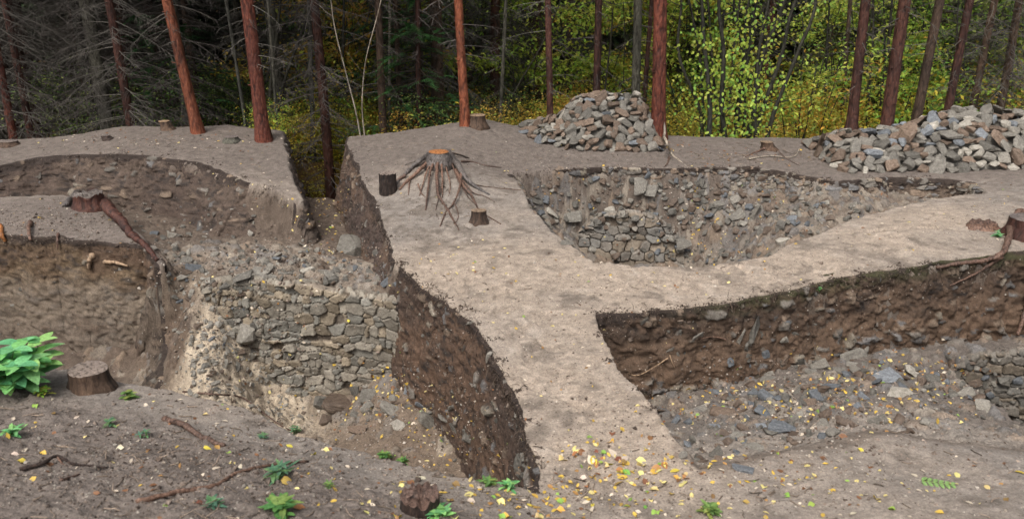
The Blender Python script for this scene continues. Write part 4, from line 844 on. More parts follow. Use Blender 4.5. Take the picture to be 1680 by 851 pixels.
# pebbles, crumbs of soil and twig bits
def crumbs():
    mb = MB()
    rows = [(x, y, 9, 2.2, 30, .018, 2) for x, y in [(655,432),(675,450),(700,468),(730,488),(760,505),(785,530),(800,555),(820,590),(845,640),(862,690),(880,750),(980,512),(1020,510),(1070,508),(1120,503),(1170,498),(1220,490),(1270,478),(1320,467),(1370,457),(1420,447),(1470,437),(1520,430),(850,286),(900,279),(950,277),(1000,275),(1060,275),(1120,276),(1180,274),(1240,274),(1300,284),(1360,295),(1430,291),(1500,291),(985,548),(1005,590),(1050,638),(1075,670),(40,388),(90,394),(150,396),(210,402),(350,268),(400,290),(440,308),(120,257),(200,252),(270,256),(578,250),(598,295),(620,340),(638,390)]] + [(300,760,260,60,4600,.013,1),(1350,790,260,45,1500,.010,0),(950,620,90,130,1500,.010,0),(850,460,160,60,1300,.011,0),(1300,450,220,40,1300,.012,0),(250,235,180,14,900,.016,1),(900,260,250,25,1500,.016,1),(450,430,110,30,700,.02,0),(400,560,70,70,900,.022,0),
            (650,690,90,50,900,.018,0),(1300,670,170,45,1500,.02,0),(1180,360,110,40,700,.02,0),(100,360,90,18,1500,.016,1),(-20,370,60,14,300,.016,1),(700,370,70,40,700,.012,0),(850,820,200,15,700,.01,1),(1580,350,70,30,500,.013,0),(540,350,30,40,300,.015,1)]
    oct_ = [(1,0,0),(-1,0,0),(0,1,0),(0,-1,0),(0,0,1),(0,0,-1)]; of = [(0,2,4),(2,1,4),(1,3,4),(3,0,4),(2,0,5),(1,2,5),(3,1,5),(0,3,5)]
    for (px, py, sx, sy, n, size, dk) in rows:
        for _ in range(n):
            x, y = random.gauss(px, sx), random.gauss(py, sy)
            if not (-20 < x < 1700 and y < 853): continue
            h = hit(x, y, True)
            if h is None: continue
            s = size*random.uniform(.35, 1)*(2.2 if random.random() < .05 else 1); q = random.random(); g = random.uniform(.6, 1.2)
            c = (.24*g,.19*g,.155*g) if q < .55 else ((.40*g,.36*g,.31*g) if q < .72 else (.10*g,.075*g,.06*g))
            if dk: c = tuple(v*.75 for v in c) if dk == 1 else (.07*g,.052*g,.042*g)
            M = Matrix.Rotation(random.uniform(0,6.3), 3, 'Z') @ Matrix.Rotation(random.uniform(-1,1), 3, 'X')
            mb.add([h[0] + M @ Vector((v[0]*s*random.uniform(.5,1), v[1]*s*random.uniform(.5,1), v[2]*s*random.uniform(.35,.8))) for v in oct_], of, c)
    return mb
props(crumbs().build('pebbles', M_soil, smooth=False), 'tiny pebbles and soil crumbs strewn over the dig', 'pebbles', None, 'stuff')
def twigbits():
    mb = MB()
    for (px, py, sx, sy, n, L) in [(300,760,240,60,170,.10),(1350,790,240,40,70,.08),(1250,262,90,10,60,.14),(300,235,150,12,60,.12),(950,245,200,15,60,.12),(680,290,60,40,60,.12),(450,320,60,40,30,.1),(850,815,150,20,60,.08),(1100,470,200,40,40,.08),(1600,190,60,8,50,.2),(1270,255,50,6,40,.22)]:
        for _ in range(n):
            h = hit(random.gauss(px, sx), min(850, random.gauss(py, sy)), True)
            if h is None: continue
            a = random.uniform(0, 6.28); l = L*random.uniform(.3, 1.2); p = h[0]+Vector((0,0,.006)); P = [p]
            for k in range(3): a += random.gauss(0, .35); q = P[-1]+Vector((math.cos(a), math.sin(a), 0))*l/3; q.z = max(q.z, z1(q.x, q.y)+.004); P.append(q) if abs(q.z-P[-1].z) < l else None
            if len(P) < 2: continue
            g = random.uniform(.05, .3); r = random.uniform(.0015, .004); mb.tube(P, [r]*len(P), 4, c=(g*1.1, g*.85, g*.65))
    return mb
props(twigbits().build('twig_litter', M_soil), 'broken twig bits scattered over the dirt', 'twigs', None, 'stuff')

# ------------------------------------------------------------------ small green plants
M_green = leaf_mat('green_leaf', trans=.35, rough=.35, spec=.5)
def plant(px, py, nst, leafL, h, cols, label, name='plant', spread=.6, per=3, wid=.5, tiers=None, base=None):
    p = hit(px, py); e = empty(name, p, label=label, cat='plant'); st = MB(); lf = MB(); rr = random.Random(int(px*3+py))
    for i in range(nst):
        a = rr.uniform(0, 6.28); lean = spread*rr.random()**.6; top = Vector((math.cos(a)*lean*h, math.sin(a)*lean*h, h*rr.uniform(.55, 1.1))); b0 = Vector((math.cos(a)*.02, math.sin(a)*.02, -.02))
        mid = b0.lerp(top, .5)+Vector((0, 0, h*.12)); P = [b0, mid, top]; st.tube(P, [.004+h*.01, .0035+h*.006, .003], 6, c=(.10,.20,.05))
        for t in range(per):
            f = 1 - t*.28; q = b0.lerp(top, f) if f < .5 else mid.lerp(top, (f-.5)*2); a0 = rr.uniform(0, 6.28)
            for k in range(4 if t == 0 else 2):
                aa = a0 + k*(math.pi/2 if t == 0 else math.pi) + t*1.57; c = cols[rr.randrange(len(cols))]; g = rr.uniform(.8, 1.2)
                lf.leaf(q, Vector((math.cos(aa), math.sin(aa), rr.uniform(.1, .7))), Vector((0, 0, 1)), leafL*rr.uniform(.6, 1.1)*(1+.25*t), leafL*wid*rr.uniform(.8, 1.1), tuple(v*g for v in c), bend=rr.uniform(.1, .45), seg=6, fold=.12)
    st.build('stem', M_green, e); lf.build('leaves', M_green, e); return e
G1 = [(.20,.50,.20), (.15,.42,.18), (.26,.56,.18)]; G2 = [(.17,.30,.08), (.12,.23,.07), (.24,.30,.08)]; GB = [(.11,.23,.14), (.14,.26,.11)]
plant(40, 637, 14, .15, .27, G1, 'big leafy bright green plant crowding the stout cut stump', spread=.8, wid=.72)
plant(10, 642, 9, .15, .30, G1, 'tall leafy green plant at the picture edge by its bushier neighbour'.replace('picture edge', 'bank end'), spread=.8, wid=.72)
plant(70, 648, 4, .06, .05, [(.20,.36,.05), (.3,.3,.06)], 'low yellowish green sprout under the big leafy plant')
plant(455, 783, 3, .085, .07, GB, 'small long-leaved green seedling beside the snaking brown root', wid=.32)
plant(460, 840, 6, .085, .06, G2, 'pale green clump with orange leaves at the near bank bottom')
plant(212, 652, 3, .05, .04, G2, 'tiny round-leaved sprout beside the stout cut stump', wid=.85, spread=.9)
plant(484, 712, 3, .05, .07, GB, 'little bluish green sprig at the tip of the arching root')
plant(430, 718, 2, .04, .03, GB, 'tiny two-leaved seedling on the near dirt above the seedling row'.replace('above the seedling row', 'midway down the bank'))
plant(350, 828, 3, .05, .03, GB, 'small bluish green sprout beside a brown leaf on the near bank'); plant(182, 697, 2, .05, .03, GB, 'faint green seedling downhill of the stout stump'); plant(236, 716, 2, .035, .04, GB, 'pair of tiny leaves by the pinkish half buried root')
plant(20, 712, 3, .06, .04, G1, 'low green sprout beside yellow leaves near the dark forked twig'); plant(630, 750, 5, .05, .05, G2, 'feathery light green weed on the trench edge'); plant(660, 758, 4, .05, .05, G2, 'second light green weed on the trench edge nearer the rotten stump')
plant(800, 795, 4, .045, .04, G2, 'small green weed among leaves at the balk foot'); plant(835, 800, 4, .045, .04, G1, 'darker green weed among leaves at the balk foot'); plant(1165, 843, 5, .06, .05, G2, 'yellow-green sprout below the end of the balk'); plant(720, 845, 3, .07, .05, G1, 'bright green sprout at the base of the rotten stump')
plant(540, 800, 2, .03, .03, G2, 'tiny green speck of a seedling between bank weeds'); plant(1345, 480-5, 2, .03, .03, G1, 'tiny green sprig on the cross balk edge'); plant(1635, 388, 3, .05, .05, G1, 'small green sprout beside the shattered orange stump')
plant(1535, 800, 1, .05, .02, G2, 'fallen compound leaf lying on bare dirt', name='fallen_leaflets') if False else None
fm = MB(); fp = hit(1512, 790); dv = Vector((.9, -.42, 0)).normalized(); P = [fp+dv*.16*i/5+Vector((0,0,.01+.004*i)) for i in range(6)]; fe = empty('fern_leaf', fp, label='light green pinnate leaf lying on the bare dirt', cat='leaf')
sm_ = MB(); sm_.tube([p-fp for p in P], [.003]*6, 5, c=(.2,.3,.08)); sm_.build('stem', M_green, fe)
for i, p in enumerate(P):
    for s in (-1, 1): fm.leaf(p-fp, dv*.5+Vector((-dv.y, dv.x, 0))*s+Vector((0,0,.1)), Vector((0,0,1)), .07*(1-.08*i), .028, (.30,.42,.14), seg=4)
fm.build('leaflets', M_green, fe)

# ------------------------------------------------------------------ the forest
def trunk_mesh(base, topv, r, lean_top=None, h0=-.4, n=18, m=26, knots=10, flare=.4, seed=0, origin=None):
    rr = random.Random(seed); mb = MB(); ax = (topv-base); L = ax.length; vs = []; o = base; ph = rr.uniform(0, 6)
    zs = [h0/L + (1-h0/L)*((i/m)**1.35) for i in range(m+1)]
    for i, t in enumerate(zs):
        c = ax*t; fl = 1 + flare*math.exp(-max(0, t*L)/.18); q = r*(1-.55*max(0, t))*fl
        wob = Vector((math.sin(t*7+ph), math.cos(t*5+ph), 0))*r*.25*min(1, t*4)
        for k in range(n):
            a = 2*math.pi*k/n; s = q*(1 + .04*math.sin(3*a+ph)*(fl) + .03*rr.uniform(-1, 1)); vs.append(c + wob + Vector((math.cos(a)*s, math.sin(a)*s, 0)))
    mb.add(vs, [(i*n+k, i*n+(k+1) % n, (i+1)*n+(k+1) % n, (i+1)*n+k) for i in range(m) for k in range(n)])
    for _ in range(knots):
        t = rr.uniform(.05, .45); a = rr.uniform(math.pi, 2*math.pi) if rr.random() < .8 else rr.uniform(0, 6.28); c = ax*t + Vector((math.sin(t*7+ph), math.cos(t*5+ph), 0))*r*.25*min(1, t*4); q = r*(1-.55*t); d = Vector((math.cos(a), math.sin(a), .25))
        mb.tube([c + d*q*.7, c+d*q*1.1, c + d*(q*1.25+rr.uniform(.0,.06))], [q*.16, q*.11, q*.06], 6)
    return mb
def twig_mesh(seed, z0, z1_, nb, Lm, green=0.0, dens=9, rad=.006):
    rr = random.Random(seed); mb = MB()
    for i in range(nb):
        z = rr.uniform(z0, z1_); a = rr.uniform(0, 6.28); L = Lm*rr.uniform(.45, 1.15); d = Vector((math.cos(a), math.sin(a), rr.uniform(-.35, .15))).normalized(); P = [Vector((0, 0, z))]; g = rr.uniform(.055, .18)
        for k in range(6): d = (d + Vector((rr.gauss(0,.10), rr.gauss(0,.10), -.05))).normalized(); P.append(P[-1] + d*L/6)
        col = (g, g*.90, g*.80); mb.tube(P, [rad*1.6, rad*1.3, rad, rad*.8, rad*.6, rad*.4, rad*.25], 4, c=col, cap=False)
        for k in range(dens):
            t = rr.uniform(.15, 1)*6; j = min(5, int(t)); p = P[j].lerp(P[j+1], t-j); s = rr.choice((-1, 1)); dd = (P[j+1]-P[j]).normalized(); sd = Vector((-dd.y, dd.x, 0))*s
            d2 = (dd*.8 + sd + Vector((0, 0, rr.uniform(-.5, .2)))).normalized(); l2 = L*rr.uniform(.12, .35); Q = [p]
            for q in range(3): d2 = (d2 + Vector((rr.gauss(0,.12), rr.gauss(0,.12), -.12))).normalized(); Q.append(Q[-1] + d2*l2/3)
            mb.tube(Q, [rad*.6, rad*.45, rad*.35, rad*.2], 3, c=col, cap=False)
            if rr.random() < .6:
                for q in range(2): d3 = (d2 + Vector((rr.gauss(0,.6), rr.gauss(0,.6), rr.gauss(0,.3)))).normalized(); b = Q[rr.randrange(1, 3)]; mb.tube([b, b+d3*l2*.4], [rad*.35, rad*.2], 3, c=col, cap=False)
    mb.tube([Vector((0,0,z0-.2)), Vector((0,0,z1_+.2))], [.012, .008], 4, c=(.08,.06,.05))  # added spine hidden in the trunk, ties the branches together; no branch itself
    return mb.mesh('dead_branches')
def spray(mb, p, d, L, rr, c, n=26, w=.03):
    """a flat twig set with needles"""
    d = d.normalized(); s = Vector((-d.y, d.x, 0)); s = s.normalized() if s.length > .01 else Vector((1, 0, 0)); u = s.cross(d)
    for i in range(n):
        t = i/n; q = p + d*L*t - Vector((0, 0, .25*L*t*t)); sg = 1 if i % 2 else -1; l = L*.42*(1-t*.75)*rr.uniform(.7, 1.2); e = q + (s*sg + d*.7).normalized()*l - Vector((0, 0, .15*l)); g = rr.uniform(.6, 1.4); cc = tuple(v*g for v in c)
        ww = w*rr.uniform(.7, 1.3); mb.add([q - d*ww, q + d*ww, e + d*ww*.3 + u*rr.uniform(-.02,.02)], [(0, 1, 2)], cc)
def crown_mesh(seed, z0, z1_, r0, nb, c, dens=3, nn=16, w=.05):
    rr = random.Random(seed); mb = MB()
    for i in range(nb):
        t = rr.random(); z = z0 + (z1_-z0)*t; R_ = r0*(1-t)**.75 + .25; a = rr.uniform(0, 6.28); d = Vector((math.cos(a), math.sin(a), .1)); L = R_*rr.uniform(.7, 1.15)
        mb.tube([Vector((0,0,z)), Vector((0,0,z))+d*L*.9-Vector((0,0,.2*L))], [.02, .006], 3, c=(.05,.035,.025), cap=False)
        for k in range(dens):
            f = rr.uniform(.15, 1); p = Vector((0, 0, z)) + d*L*f - Vector((0, 0, .22*L*f)); spray(mb, p, d + Vector((rr.gauss(0,.55), rr.gauss(0,.55), rr.uniform(-.5, .1))), rr.uniform(.45, .8)*(.5+R_*.25), rr, c, nn, w)
    return mb.mesh('crown', smooth=False)
M_needle = leaf_mat('needles', trans=.2, rough=.6)
M_twig = leaf_mat('dead_twig', trans=.0, rough=.85, spec=.1)
TW = [twig_mesh(11+i, .4, 6.0, 120, 1.45, dens=13, rad=.0065) for i in range(4)]; TWS = [twig_mesh(31+i, .8, 6.0, 38, .8, dens=7, rad=.005) for i in range(2)]
CR = [crown_mesh(51+i, 5.6, 13.5, 1.9, 110, (.045,.080,.028), dens=3, nn=14, w=.06) for i in range(3)]
SPR = [crown_mesh(71+i, .3, 10, 2.7, 420, (.06,.095,.045), dens=3, nn=14, w=.075) for i in range(3)]
GRS = [crown_mesh(81+i, .9, 4.0, 1.1, 60, (.045,.11,.03), dens=3, nn=22, w=.02) for i in range(2)]
for m in TW+TWS: m.materials.append(M_twig)
for m in CR+SPR+GRS: m.materials.append(M_needle)
def child(name, me, parent, rz=0, sc=1): 
    o = bpy.data.objects.new(name, me); COL.objects.link(o); o.parent = parent; o.rotation_euler.z = rz; o.scale = (sc, sc, sc); return o
def tree_at(xb, yb, xt, wpx, mat, label, Y=None, tw='tw', crown=True, name='pine_tree', top=12, seed=None, knots=10, group=None, flare=.4, zt=0):
    if Y is None: h = hit(xb, yb); Y = h.y; A = h
    else: A = Vector(at_depth(xb, yb, Y))
    Bp = Vector(at_depth(xt, zt, Y)); d = (Bp-A)/(Bp.z-A.z); zg = z1(A.x + d.x*0, Y); base = A + d*(zg-A.z); topv = base + d*top; dep = Y*cT + (H-A.z)*sT; r = wpx*.46*dep/F
    e = empty(name, base, label=label, cat='tree', group=group); sd = seed or int(xb*3+wpx)
    trunk_mesh(base, topv, r, seed=sd, knots=knots, flare=flare).build('trunk', mat, e)
    rr = random.Random(sd)
    Q_ = Vector((0,0,1)).rotation_difference(d)
    if tw: c = child('dead_branches', (TW if tw == 'tw' else TWS)[rr.randrange(2 if tw != 'tw' else 4)], e, 0, rr.uniform(.8, 1.15)); c.rotation_euler = (Q_.to_matrix() @ Matrix.Rotation(rr.uniform(0, 6.28), 3, 'Z')).to_euler()
    if crown and (xb < 440 or int(xb) % 2): c = child('crown', CR[rr.randrange(3)], e, rr.uniform(0, 6.28), rr.uniform(.85, 1.1)); c.rotation_euler = (Q_.to_matrix() @ Matrix.Rotation(rr.uniform(0, 6.28), 3, 'Z')).to_euler()
    return e
# trunks one can tell apart: base x, base y, x at the top of the photo, width in pixels
tree_at(325, 218, 272, 19, M_bark_orange, 'leaning orange-red pine trunk on the bare bank crest', tw='s', knots=16)
tree_at(432, 230, 403, 24, M_bark_red, 'thick red pine trunk standing at the corner of the bare bank', tw='s', knots=12)
tree_at(764, 206, 751, 16, M_bark_orange, 'straight orange pine trunk beside the broad stump on the ridge', tw='s', knots=14)
tree_at(1079, 226, 1084, 25, M_bark_red, 'big red-brown pine trunk with pale scar between stone heap and hazel', tw=None, knots=18)
tree_at(903, 200, 900, 12, M_bark_dark, 'slim dark red pine trunk rising behind the smaller side of the stone heap', Y=14.7, tw='s')
tree_at(978, 150, 982, 14, M_bark_dark, 'dark red pine trunk rising behind the top of the stone heap', Y=15.6, tw='s')
tree_at(1042, 150, 1046, 17, M_bark_grey, 'grey-brown spruce trunk behind the stone heap near the big red pine', Y=16.2, tw='s', name='spruce_tree')
tree_at(1058, 160, 1070, 9, M_bark_dark, 'thin dark trunk squeezed between the grey-brown trunk and the big red pine', Y=17.5, tw='s')
tree_at(540, 300, 516, 19, M_bark_dark, 'dark knotty trunk rising from the hollow behind the gap', Y=16.2, tw='tw', knots=26)
tree_at(515, 300, 508, 9, M_bark_grey, 'thin grey trunk in the hollow beside the dark knotty one', Y=17.2, tw='s', name='spruce_tree')
tree_at(629, 220, 622, 14, M_bark_brown, 'brown trunk behind the ridge corner with two whips', Y=16.4, tw='s'); tree_at(657, 220, 648, 10, M_bark_brown, 'narrow brown trunk behind the ridge between two others', Y=17.4, tw='s'); tree_at(688, 220, 684, 9, M_bark_dark, 'narrow dark trunk with green sprigs behind the ridge', Y=16.8, tw='s')
tree_at(214, 208, 178, 16, M_bark_dark, 'dark leaning trunk behind the bare bank crest', Y=15.2); tree_at(52, 228, 8, 13, M_bark_dark, 'dim reddish trunk behind the bank end', Y=15.4); tree_at(22, 228, -20, 14, M_bark_red, 'dull red trunk at the very end of the bank', Y=14.8)
tree_at(1398, 205, 1420, 18, M_bark_dark, 'dark red trunk with a ragged foot at the start of the long stone heap', Y=14.3, tw='s', flare=.9, knots=16); tree_at(1454, 215, 1484, 22, M_bark_dark, 'stout dark red leaning trunk behind the long stone heap', Y=14.2, tw='s', knots=16)
tree_at(1503, 195, 1541, 17, M_bark_brown, 'brown leaning trunk behind the middle of the long heap', Y=15.0, tw='s'); tree_at(1554, 190, 1592, 15, M_bark_dark, 'slender dark red leaning trunk behind the high part of the long heap', Y=15.2, tw='s'); tree_at(1598, 170, 1632, 14, M_bark_brown, 'dim brown leaning trunk beyond the slender dark red one', Y=16.5)
tree_at(1640, 180, 1672, 15, M_bark_brown, 'dim trunk behind the end of the long heap', Y=17.0); tree_at(1380, 190, 1395, 8, M_bark_brown, 'thin brown trunk beside the ragged-footed one', Y=18, tw='s')
tree_at(405, 218, 370, 6, M_bark_grey, 'thin pale mottled birch stem behind the red pine', Y=15.8, tw=None, name='birch_tree', knots=3, crown=False); tree_at(457, 230, 440, 5, M_bark_grey, 'slim grey-white birch stem beside the thick red pine', Y=15.6, tw=None, name='birch_tree', knots=2, crown=False)
tree_at(638, 225, 640, 5, M_pale, 'very thin pale stem behind the ridge', Y=18, tw=None, name='birch_tree', crown=False); tree_at(820, 200, 830, 7, M_bark_grey, 'thin grey trunk between orange pine and stone heap', Y=17.5, tw='s', name='spruce_tree')
# pale scar on the big pine
sp_ = hit(1079, 226); sc_ = MB(); sc_.tube([Vector((.06, -.185, .0)), Vector((.085, -.165, .12)), Vector((.075, -.15, .24)), Vector((.07, -.142, .30))], [.055, .045, .03, .008], 10, flat=.5)
for o in list(COL.objects):
    if o.get('label', '').startswith('big red-brown pine'): sc_.build('bark_scar', M_pale, o)
def whip(pts, Y, r, mat, label, name='sapling', sub=4, leafy=None):
    P = smooth_line([Vector(at_depth(x, y, Y)) for x, y in pts], 6); zg = z1(P[0].x, Y); P = [Vector((P[0].x, Y, min(zg-.1, P[0].z-.1)))] + P; e = empty(name, P[0], label=label, cat='sapling'); n = len(P); mb = MB(); mb.tube([p-P[0] for p in P], [r*(1-.6*i/n) for i in range(n)], 7, rough=.08)
    rr = random.Random(int(pts[0][0]))
    tb = mb; lf = MB()
    for k in range(sub):
        i = rr.randrange(n//3, n-1); a = rr.uniform(0, 6.28); d = Vector((math.cos(a), math.sin(a)*.5, .5)); L = rr.uniform(.3, .9); Q = [P[i]-P[0]]
        for q in range(4): d = (d+Vector((rr.gauss(0,.2), rr.gauss(0,.2), .1))).normalized(); Q.append(Q[-1]+d*L/4)
        tb.tube(Q, [r*.35, r*.28, r*.2, r*.14, r*.08], 5)
        if leafy:
            for q in range(leafy[0]):
                j = rr.randrange(1, 5); g = rr.uniform(.7, 1.25); lf.leaf(Q[j]+Vector((rr.gauss(0,.1), rr.gauss(0,.1), rr.gauss(0,.08))), Vector((rr.gauss(0,1), rr.gauss(0,1), -.5)), Vector((rr.gauss(0,.5), -1, .6)), leafy[1]*rr.uniform(.7,1.2), leafy[1]*.75, tuple(v*g for v in leafy[2][rr.randrange(len(leafy[2]))]), seg=3, bend=.3)
    mb.build('stem', mat, e)
    if leafy: lf.build('leaves', M_leaf, e)
    return e
whip([(591,222),(583,180),(565,110),(548,40),(540,-30)], 13.9, .015, M_pale, 'pale bent whip stem leaning from the ridge corner stump', sub=1); whip([(598,222),(594,170),(600,100),(618,30),(630,-20)], 13.9, .013, M_pale, 'pale bowed whip stem curving the opposite way beside its twin', sub=1)
# hazel clump with big bright leaves
HZ = [(.42,.56,.09), (.50,.60,.10), (.28,.50,.09), (.60,.58,.12)]
hb = Vector(at_depth(1190, 262, 15.0)); hb.z = z1(hb.x, 15.0); he = empty('hazel_bush', hb, label='hazel clump of many dark stems with bright yellow-green leaves behind the rim', cat='bush')
rr = random.Random(5); lf = MB(); tb = MB()
for (xb, xt, w) in [(1150,1118,7),(1160,1150,9),(1170,1128,6),(1178,1190,7),(1192,1180,9),(1200,1246,9),(1210,1205,7),(1222,1290,11),(1232,1310,9),(1240,1262,7),(1186,1160,5),(1216,1232,6),(1250,1340,8)]:
    Yd = 15+rr.uniform(-.5, .7); A = Vector(at_depth(xb, 262, Yd)); Bt = Vector(at_depth(xt, -10, Yd+rr.uniform(-.4,.6))); A.z = z1(A.x, Yd)-.1; P = smooth_line([A, A.lerp(Bt, .3)+Vector(((xb-1195)*-.0015+rr.gauss(0,.05), 0, 0)), A.lerp(Bt, .65)+Vector((rr.gauss(0,.08), 0, 0)), Bt, Bt+(Bt-A)*.6+Vector((rr.gauss(0,.3), rr.gauss(0,.3), 0))], 6)
    r = w*.5*15.5/F; s = MB(); s.tube([p-hb for p in P], [r*(1-.6*i/len(P)) for i in range(len(P))], 8, rough=.08); s.build('stem', M_sap, he)
    for k in range(9):
        i = rr.randrange(3, len(P)-1); a = rr.uniform(0, 6.28); d = Vector((math.cos(a), math.sin(a), .35)); L = rr.uniform(.25, .8); Q = [P[i]-hb]
        for q in range(4): d = (d+Vector((rr.gauss(0,.25), rr.gauss(0,.25), .05))).normalized(); Q.append(Q[-1]+d*L/4)
        tb.tube(Q, [r*.3, r*.22, r*.15, r*.1, r*.06], 4)
        for q in range(9):
            j = rr.randrange(1, 5); g = rr.uniform(.7, 1.25); lf.leaf(Q[j]+Vector((rr.gauss(0,.09), rr.gauss(0,.09), rr.gauss(0,.07))), Vector((rr.gauss(0,1), rr.gauss(0,.6), -.8)), Vector((rr.gauss(0,.5), -1, .5)), rr.uniform(.045,.08), .052, tuple(v*g for v in HZ[rr.randrange(4)]), seg=4, bend=.3)
for k in range(900):
    px, py = rr.gauss(1200, 42), rr.gauss(150, 75); Yd = 14.7+rr.uniform(-.3, .5)
    if py > 246: continue
    g = rr.uniform(.75, 1.3); lf.leaf(Vector(at_depth(px, py, Yd))-hb, Vector((rr.gauss(0,1), rr.gauss(0,.5), -.8)), Vector((rr.gauss(0,.4), -1, .6)), rr.uniform(.045,.085), .055, tuple(v*g for v in HZ[rr.randrange(3)]), seg=4, bend=.3)
tb.build('twigs', M_sap, he); lf.build('leaves', M_leaf, he)

# shrubs and broadleaf saplings
def shrub_mesh(seed, h, r, n, cols, L=.06, low=.15):
    rr = random.Random(seed); st = MB(); lf = MB()
    for i in range(7):
        a = rr.uniform(0, 6.28); P = [Vector((0,0,-.15))]; d = Vector((math.cos(a)*.4, math.sin(a)*.4, 1)).normalized()
        for k in range(6): d = (d+Vector((rr.gauss(0,.12), rr.gauss(0,.12), .05))).normalized(); P.append(P[-1]+d*h/6)
        st.tube(P, [.02, .017, .014, .011, .008, .006, .003], 5)
    cl = [(Vector((rr.gauss(0, r*.45), rr.gauss(0, r*.45), rr.uniform(low*h, h))), rr.uniform(.15, .4)) for _ in range(26)]
    for i in range(n):
        c, s = cl[rr.randrange(26)]; p = c+Vector((rr.gauss(0,s), rr.gauss(0,s), rr.gauss(0,s*.5))); g = rr.uniform(.55, 1.3); k = cols[rr.randrange(len(cols))]
        if p.z < 0: continue
        d = Vector((rr.gauss(0,1), rr.gauss(0,1), rr.uniform(-.8,.2))); lf.leaf(p, d, Vector((rr.gauss(0,.4), rr.gauss(0,.4), 1)), L*rr.uniform(.7,1.4), L*.7, tuple(v*g for v in k), seg=2, bend=.2)
    a, b = st.mesh('stem'), lf.mesh('leaves', False); a.materials.append(M_sap); b.materials.append(M_leaf); return a, b
YL = [(.66,.46,.06), (.74,.58,.12), (.48,.33,.06), (.52,.48,.10)]; LG = [(.42,.54,.08), (.52,.56,.10), (.26,.42,.07)]; DG = [(.09,.17,.05), (.15,.24,.06), (.24,.30,.08)]
SH = {'yellow': [shrub_mesh(i, 1.6, 1.1, 1100, YL, .075) for i in range(3)], 'lime': [shrub_mesh(10+i, 2.2, 1.2, 1300, LG+YL[:1], .085) for i in range(3)], 'green': [shrub_mesh(20+i, 2.0, 1.2, 1500, DG, .06) for i in range(2)]}
BL = {'lime': [shrub_mesh(30+i, 6.5, 2.2, 2900, LG, .12, .2) for i in range(3)], 'yellow': [shrub_mesh(40+i, 6.0, 2.0, 2500, YL+LG[:1], .115, .1) for i in range(2)], 'green': [shrub_mesh(50+i, 6.0, 2.0, 2500, DG, .11, .15) for i in range(2)]}
def lmk(px):
    for x, t in ((120,'behind the dim trunks at the bank end'),(270,'behind the dark leaning trunk'),(390,'behind the leaning orange pine'),(500,'behind the thick red pine'),(600,'in the hollow behind the gap'),(720,'behind the three narrow trunks'),(860,'behind the straight orange pine'),(1000,'behind the stone heap'),
                 (1120,'behind the big red-brown pine'),(1260,'behind the hazel clump'),(1380,'right of the hazel clump'.replace('right of', 'just past')),(1480,'behind the stout dark red trunk'),(1600,'behind the far leaning trunks')):
        if px < x: return t
    return 'beyond the end of the long heap'
def put(name, pair, px, Y, label, cat, sc=1.0, group=None, names=('stem','leaves')):
    x = (px-840)/F*(Y*cT + (H+1)*sT); z = z1(x, Y); e = empty(name, (x, Y, z-.05), random.uniform(0, 6.28), label=label, cat=cat, group=group); e.scale = (sc, sc, sc)
    for nm, me in zip(names, pair): child(nm, me, e)
    return e
rr = random.Random(9)
def sc_(seq): return seq
def dst(Y): return 'close' if Y < 19 else ('farther' if Y < 25 else 'deep in the wood')
def many(n, x0, x1, y0, y1, tab, name, cat, kinds, smin, smax, word, group):
    for _ in range(n):
        px = rr.uniform(x0, x1); Y = rr.uniform(y0, y1); k = rr.choices(*kinds)[0]; v = tab[k]
        put(name, v[rr.randrange(len(v))], px, Y, f'{ {"yellow":"yellow-leaved","lime":"lime-green","green":"dark green"}[k]} {word} {lmk(px)}, {dst(Y)}', cat, rr.uniform(smin, smax), f'{k} {group}')
many(36, 1110, 1700, 16.5, 25, SH, 'undergrowth_shrub', 'shrub', (['yellow','lime'], [5,3]), .8, 1.3, 'undergrowth bush', 'undergrowth bushes')
many(16, 560, 1090, 16.2, 20, SH, 'undergrowth_shrub', 'shrub', (['yellow','lime','green'], [5,1,3]), .5, .8, 'undergrowth bush', 'undergrowth bushes')
many(34, 440, 1080, 16.8, 26, SH, 'undergrowth_shrub', 'shrub', (['yellow','lime','green'], [6,2,4]), .7, 1.1, 'undergrowth bush', 'undergrowth bushes')
many(14, -20, 450, 16.5, 24, SH, 'undergrowth_shrub', 'shrub', (['green','yellow'], [9,1]), .7, 1.1, 'undergrowth bush', 'undergrowth bushes')
many(19, 1090, 1720, 19, 30, BL, 'broadleaf_tree', 'tree', (['lime','yellow','green'], [5,2,1.5]), .8, 1.15, 'broadleaf tree', 'young broadleaf trees')
many(16, 420, 1080, 19, 32, BL, 'broadleaf_tree', 'tree', (['lime','yellow','green'], [4,2,3]), .8, 1.1, 'broadleaf tree', 'young broadleaf trees')
for (px, Y, k, s) in [(455,15.3,'lime',.42),(460,15.6,'lime',.5),(690,16.2,'green',.8)]: put('sapling', SH[k][0], px, Y, f'small {k} sapling {lmk(px)}{", the taller one" if s == .5 else ""}', 'sapling', s)
for px, Y in ((690, 17.0), (300, 17.5), (655, 18.5)):
    x = (px-840)/F*(Y*cT+3.8*sT); e = empty('fir_sapling', (x, Y, z1(x, Y)), rr.uniform(0,6), label=f'young green fir sapling {lmk(px)}, {dst(Y+.6)}', cat='tree'); child('crown', GRS[rr.randrange(2)], e)
    tm = MB(); tm.tube([Vector((0,0,-.1)), Vector((0,0,2)), Vector((0,0,4.2))], [.03,.02,.005], 6); tm.build('trunk', M_sap, e)
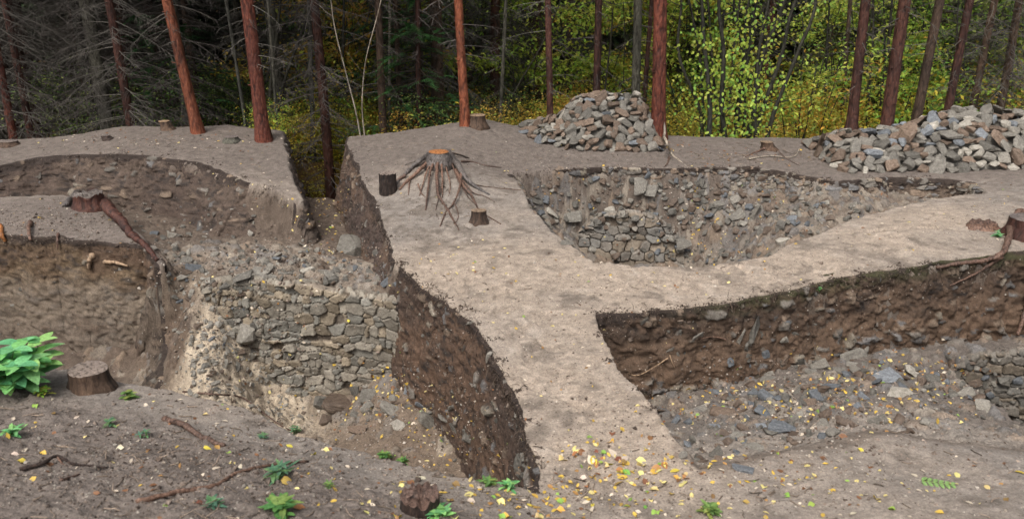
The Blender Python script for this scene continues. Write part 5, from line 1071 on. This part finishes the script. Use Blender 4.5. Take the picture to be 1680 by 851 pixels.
# slender dark stems among the broadleaf growth
for i in range(46):
    px = rr.uniform(1100, 1690) if i < 32 else rr.uniform(440, 1080); Y = rr.uniform(16.5, 24); l = rr.gauss(15, 30)
    P = [(px, 260 if Y < 18 else 240), (px+l*.3+rr.gauss(0,6), 160), (px+l*.8+rr.gauss(0,8), 60), (px+l*1.5, -60)]
    whip(P, Y, rr.uniform(.018, .05), M_sap, f'slender dark sapling stem {lmk(px)}, {dst(Y)}', sub=3)['group'] = 'slender dark sapling stems in the wood'
# spruces standing in rows down the slope, bare below, then the dense ones across the valley
TM = []
for i in range(3):
    m = trunk_mesh(Vector((0,0,0)), Vector((.15, .1, 13)), .13, seed=90+i, knots=14, n=10, m=14).mesh('trunk'); m.materials.append((M_bark_brown, M_bark_dark, M_bark_grey)[i]); TM.append(m)
many(7, 475, 560, 16.8, 20, SH, 'undergrowth_shrub', 'shrub', (['yellow'], [1]), .6, .9, 'undergrowth bush', 'undergrowth bushes')
many(12, 560, 1090, 17.5, 22, SH, 'undergrowth_shrub', 'shrub', (['yellow'], [1]), .6, .9, 'undergrowth bush', 'undergrowth bushes')
def spruce(px, Y, dense=False):
    x = (px-840)/F*(Y*cT+(H+2)*sT); i = rr.randrange(3); z = z1(x, Y); s = rr.uniform(.75, 1.15)
    lab = f'{"dense dark spruce" if dense else ("brown","dark","grey")[i] + " bare-stemmed spruce"} {lmk(px)}, {"across the valley" if Y > 34 else dst(Y)}'
    e = empty('spruce_tree', (x, Y, z), rr.uniform(0, 6.28), label=lab, cat='tree', group='dense spruces across the slope' if dense else 'bare-stemmed spruces down the slope'); e.scale = (s, s, s)
    child('trunk', TM[i], e)
    if dense: child('crown', SPR[rr.randrange(3)], e, 0, rr.uniform(.9, 1.2))
    else: child('dead_branches', TW[rr.randrange(4)], e, rr.uniform(0, 6)); (child('crown', CR[rr.randrange(3)], e) if px < 520 or Y > 23 else None)
for _ in range(34): spruce(rr.uniform(-60, 520), rr.uniform(16, 26))
for _ in range(15): spruce(rr.uniform(560, 1090), rr.uniform(18, 27))
for _ in range(6): spruce(rr.uniform(1380, 1740), rr.uniform(17, 26))
for _ in range(4): spruce(rr.uniform(1100, 1380), rr.uniform(24, 30))
for k in range(52): spruce(-120 + 1950*k/51 + rr.uniform(-20, 20), rr.uniform(27, 37), True)
for k in range(36): spruce(-150 + 2000*k/35 + rr.uniform(-20, 20), rr.uniform(40, 60), True)
# yellow and brown carpet of low growth on the slope
mb = MB()
for _ in range(42000):
    Y = 14.2 + abs(rr.gauss(0, 8)); x = rr.uniform(-1, 1)*(.72*Y+2)
    pxx = 840 + x/(Y*cT+4*sT)*F
    if pxx < 420 and rr.random() < .8: continue
    ye = float(np.interp(x, EX, EY))
    if Y < ye+.5: continue
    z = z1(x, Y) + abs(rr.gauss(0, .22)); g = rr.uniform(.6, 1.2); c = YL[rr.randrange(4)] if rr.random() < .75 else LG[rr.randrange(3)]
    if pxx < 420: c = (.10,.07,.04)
    mb.leaf(Vector((x, Y, z)), Vector((rr.gauss(0,1), rr.gauss(0,1), rr.uniform(-.3,.3))), Vector((rr.gauss(0,.3), rr.gauss(0,.3), 1)), rr.uniform(.05,.10), .06, tuple(v*g for v in c), seg=1 if Y > 18 else 2, bend=.1)
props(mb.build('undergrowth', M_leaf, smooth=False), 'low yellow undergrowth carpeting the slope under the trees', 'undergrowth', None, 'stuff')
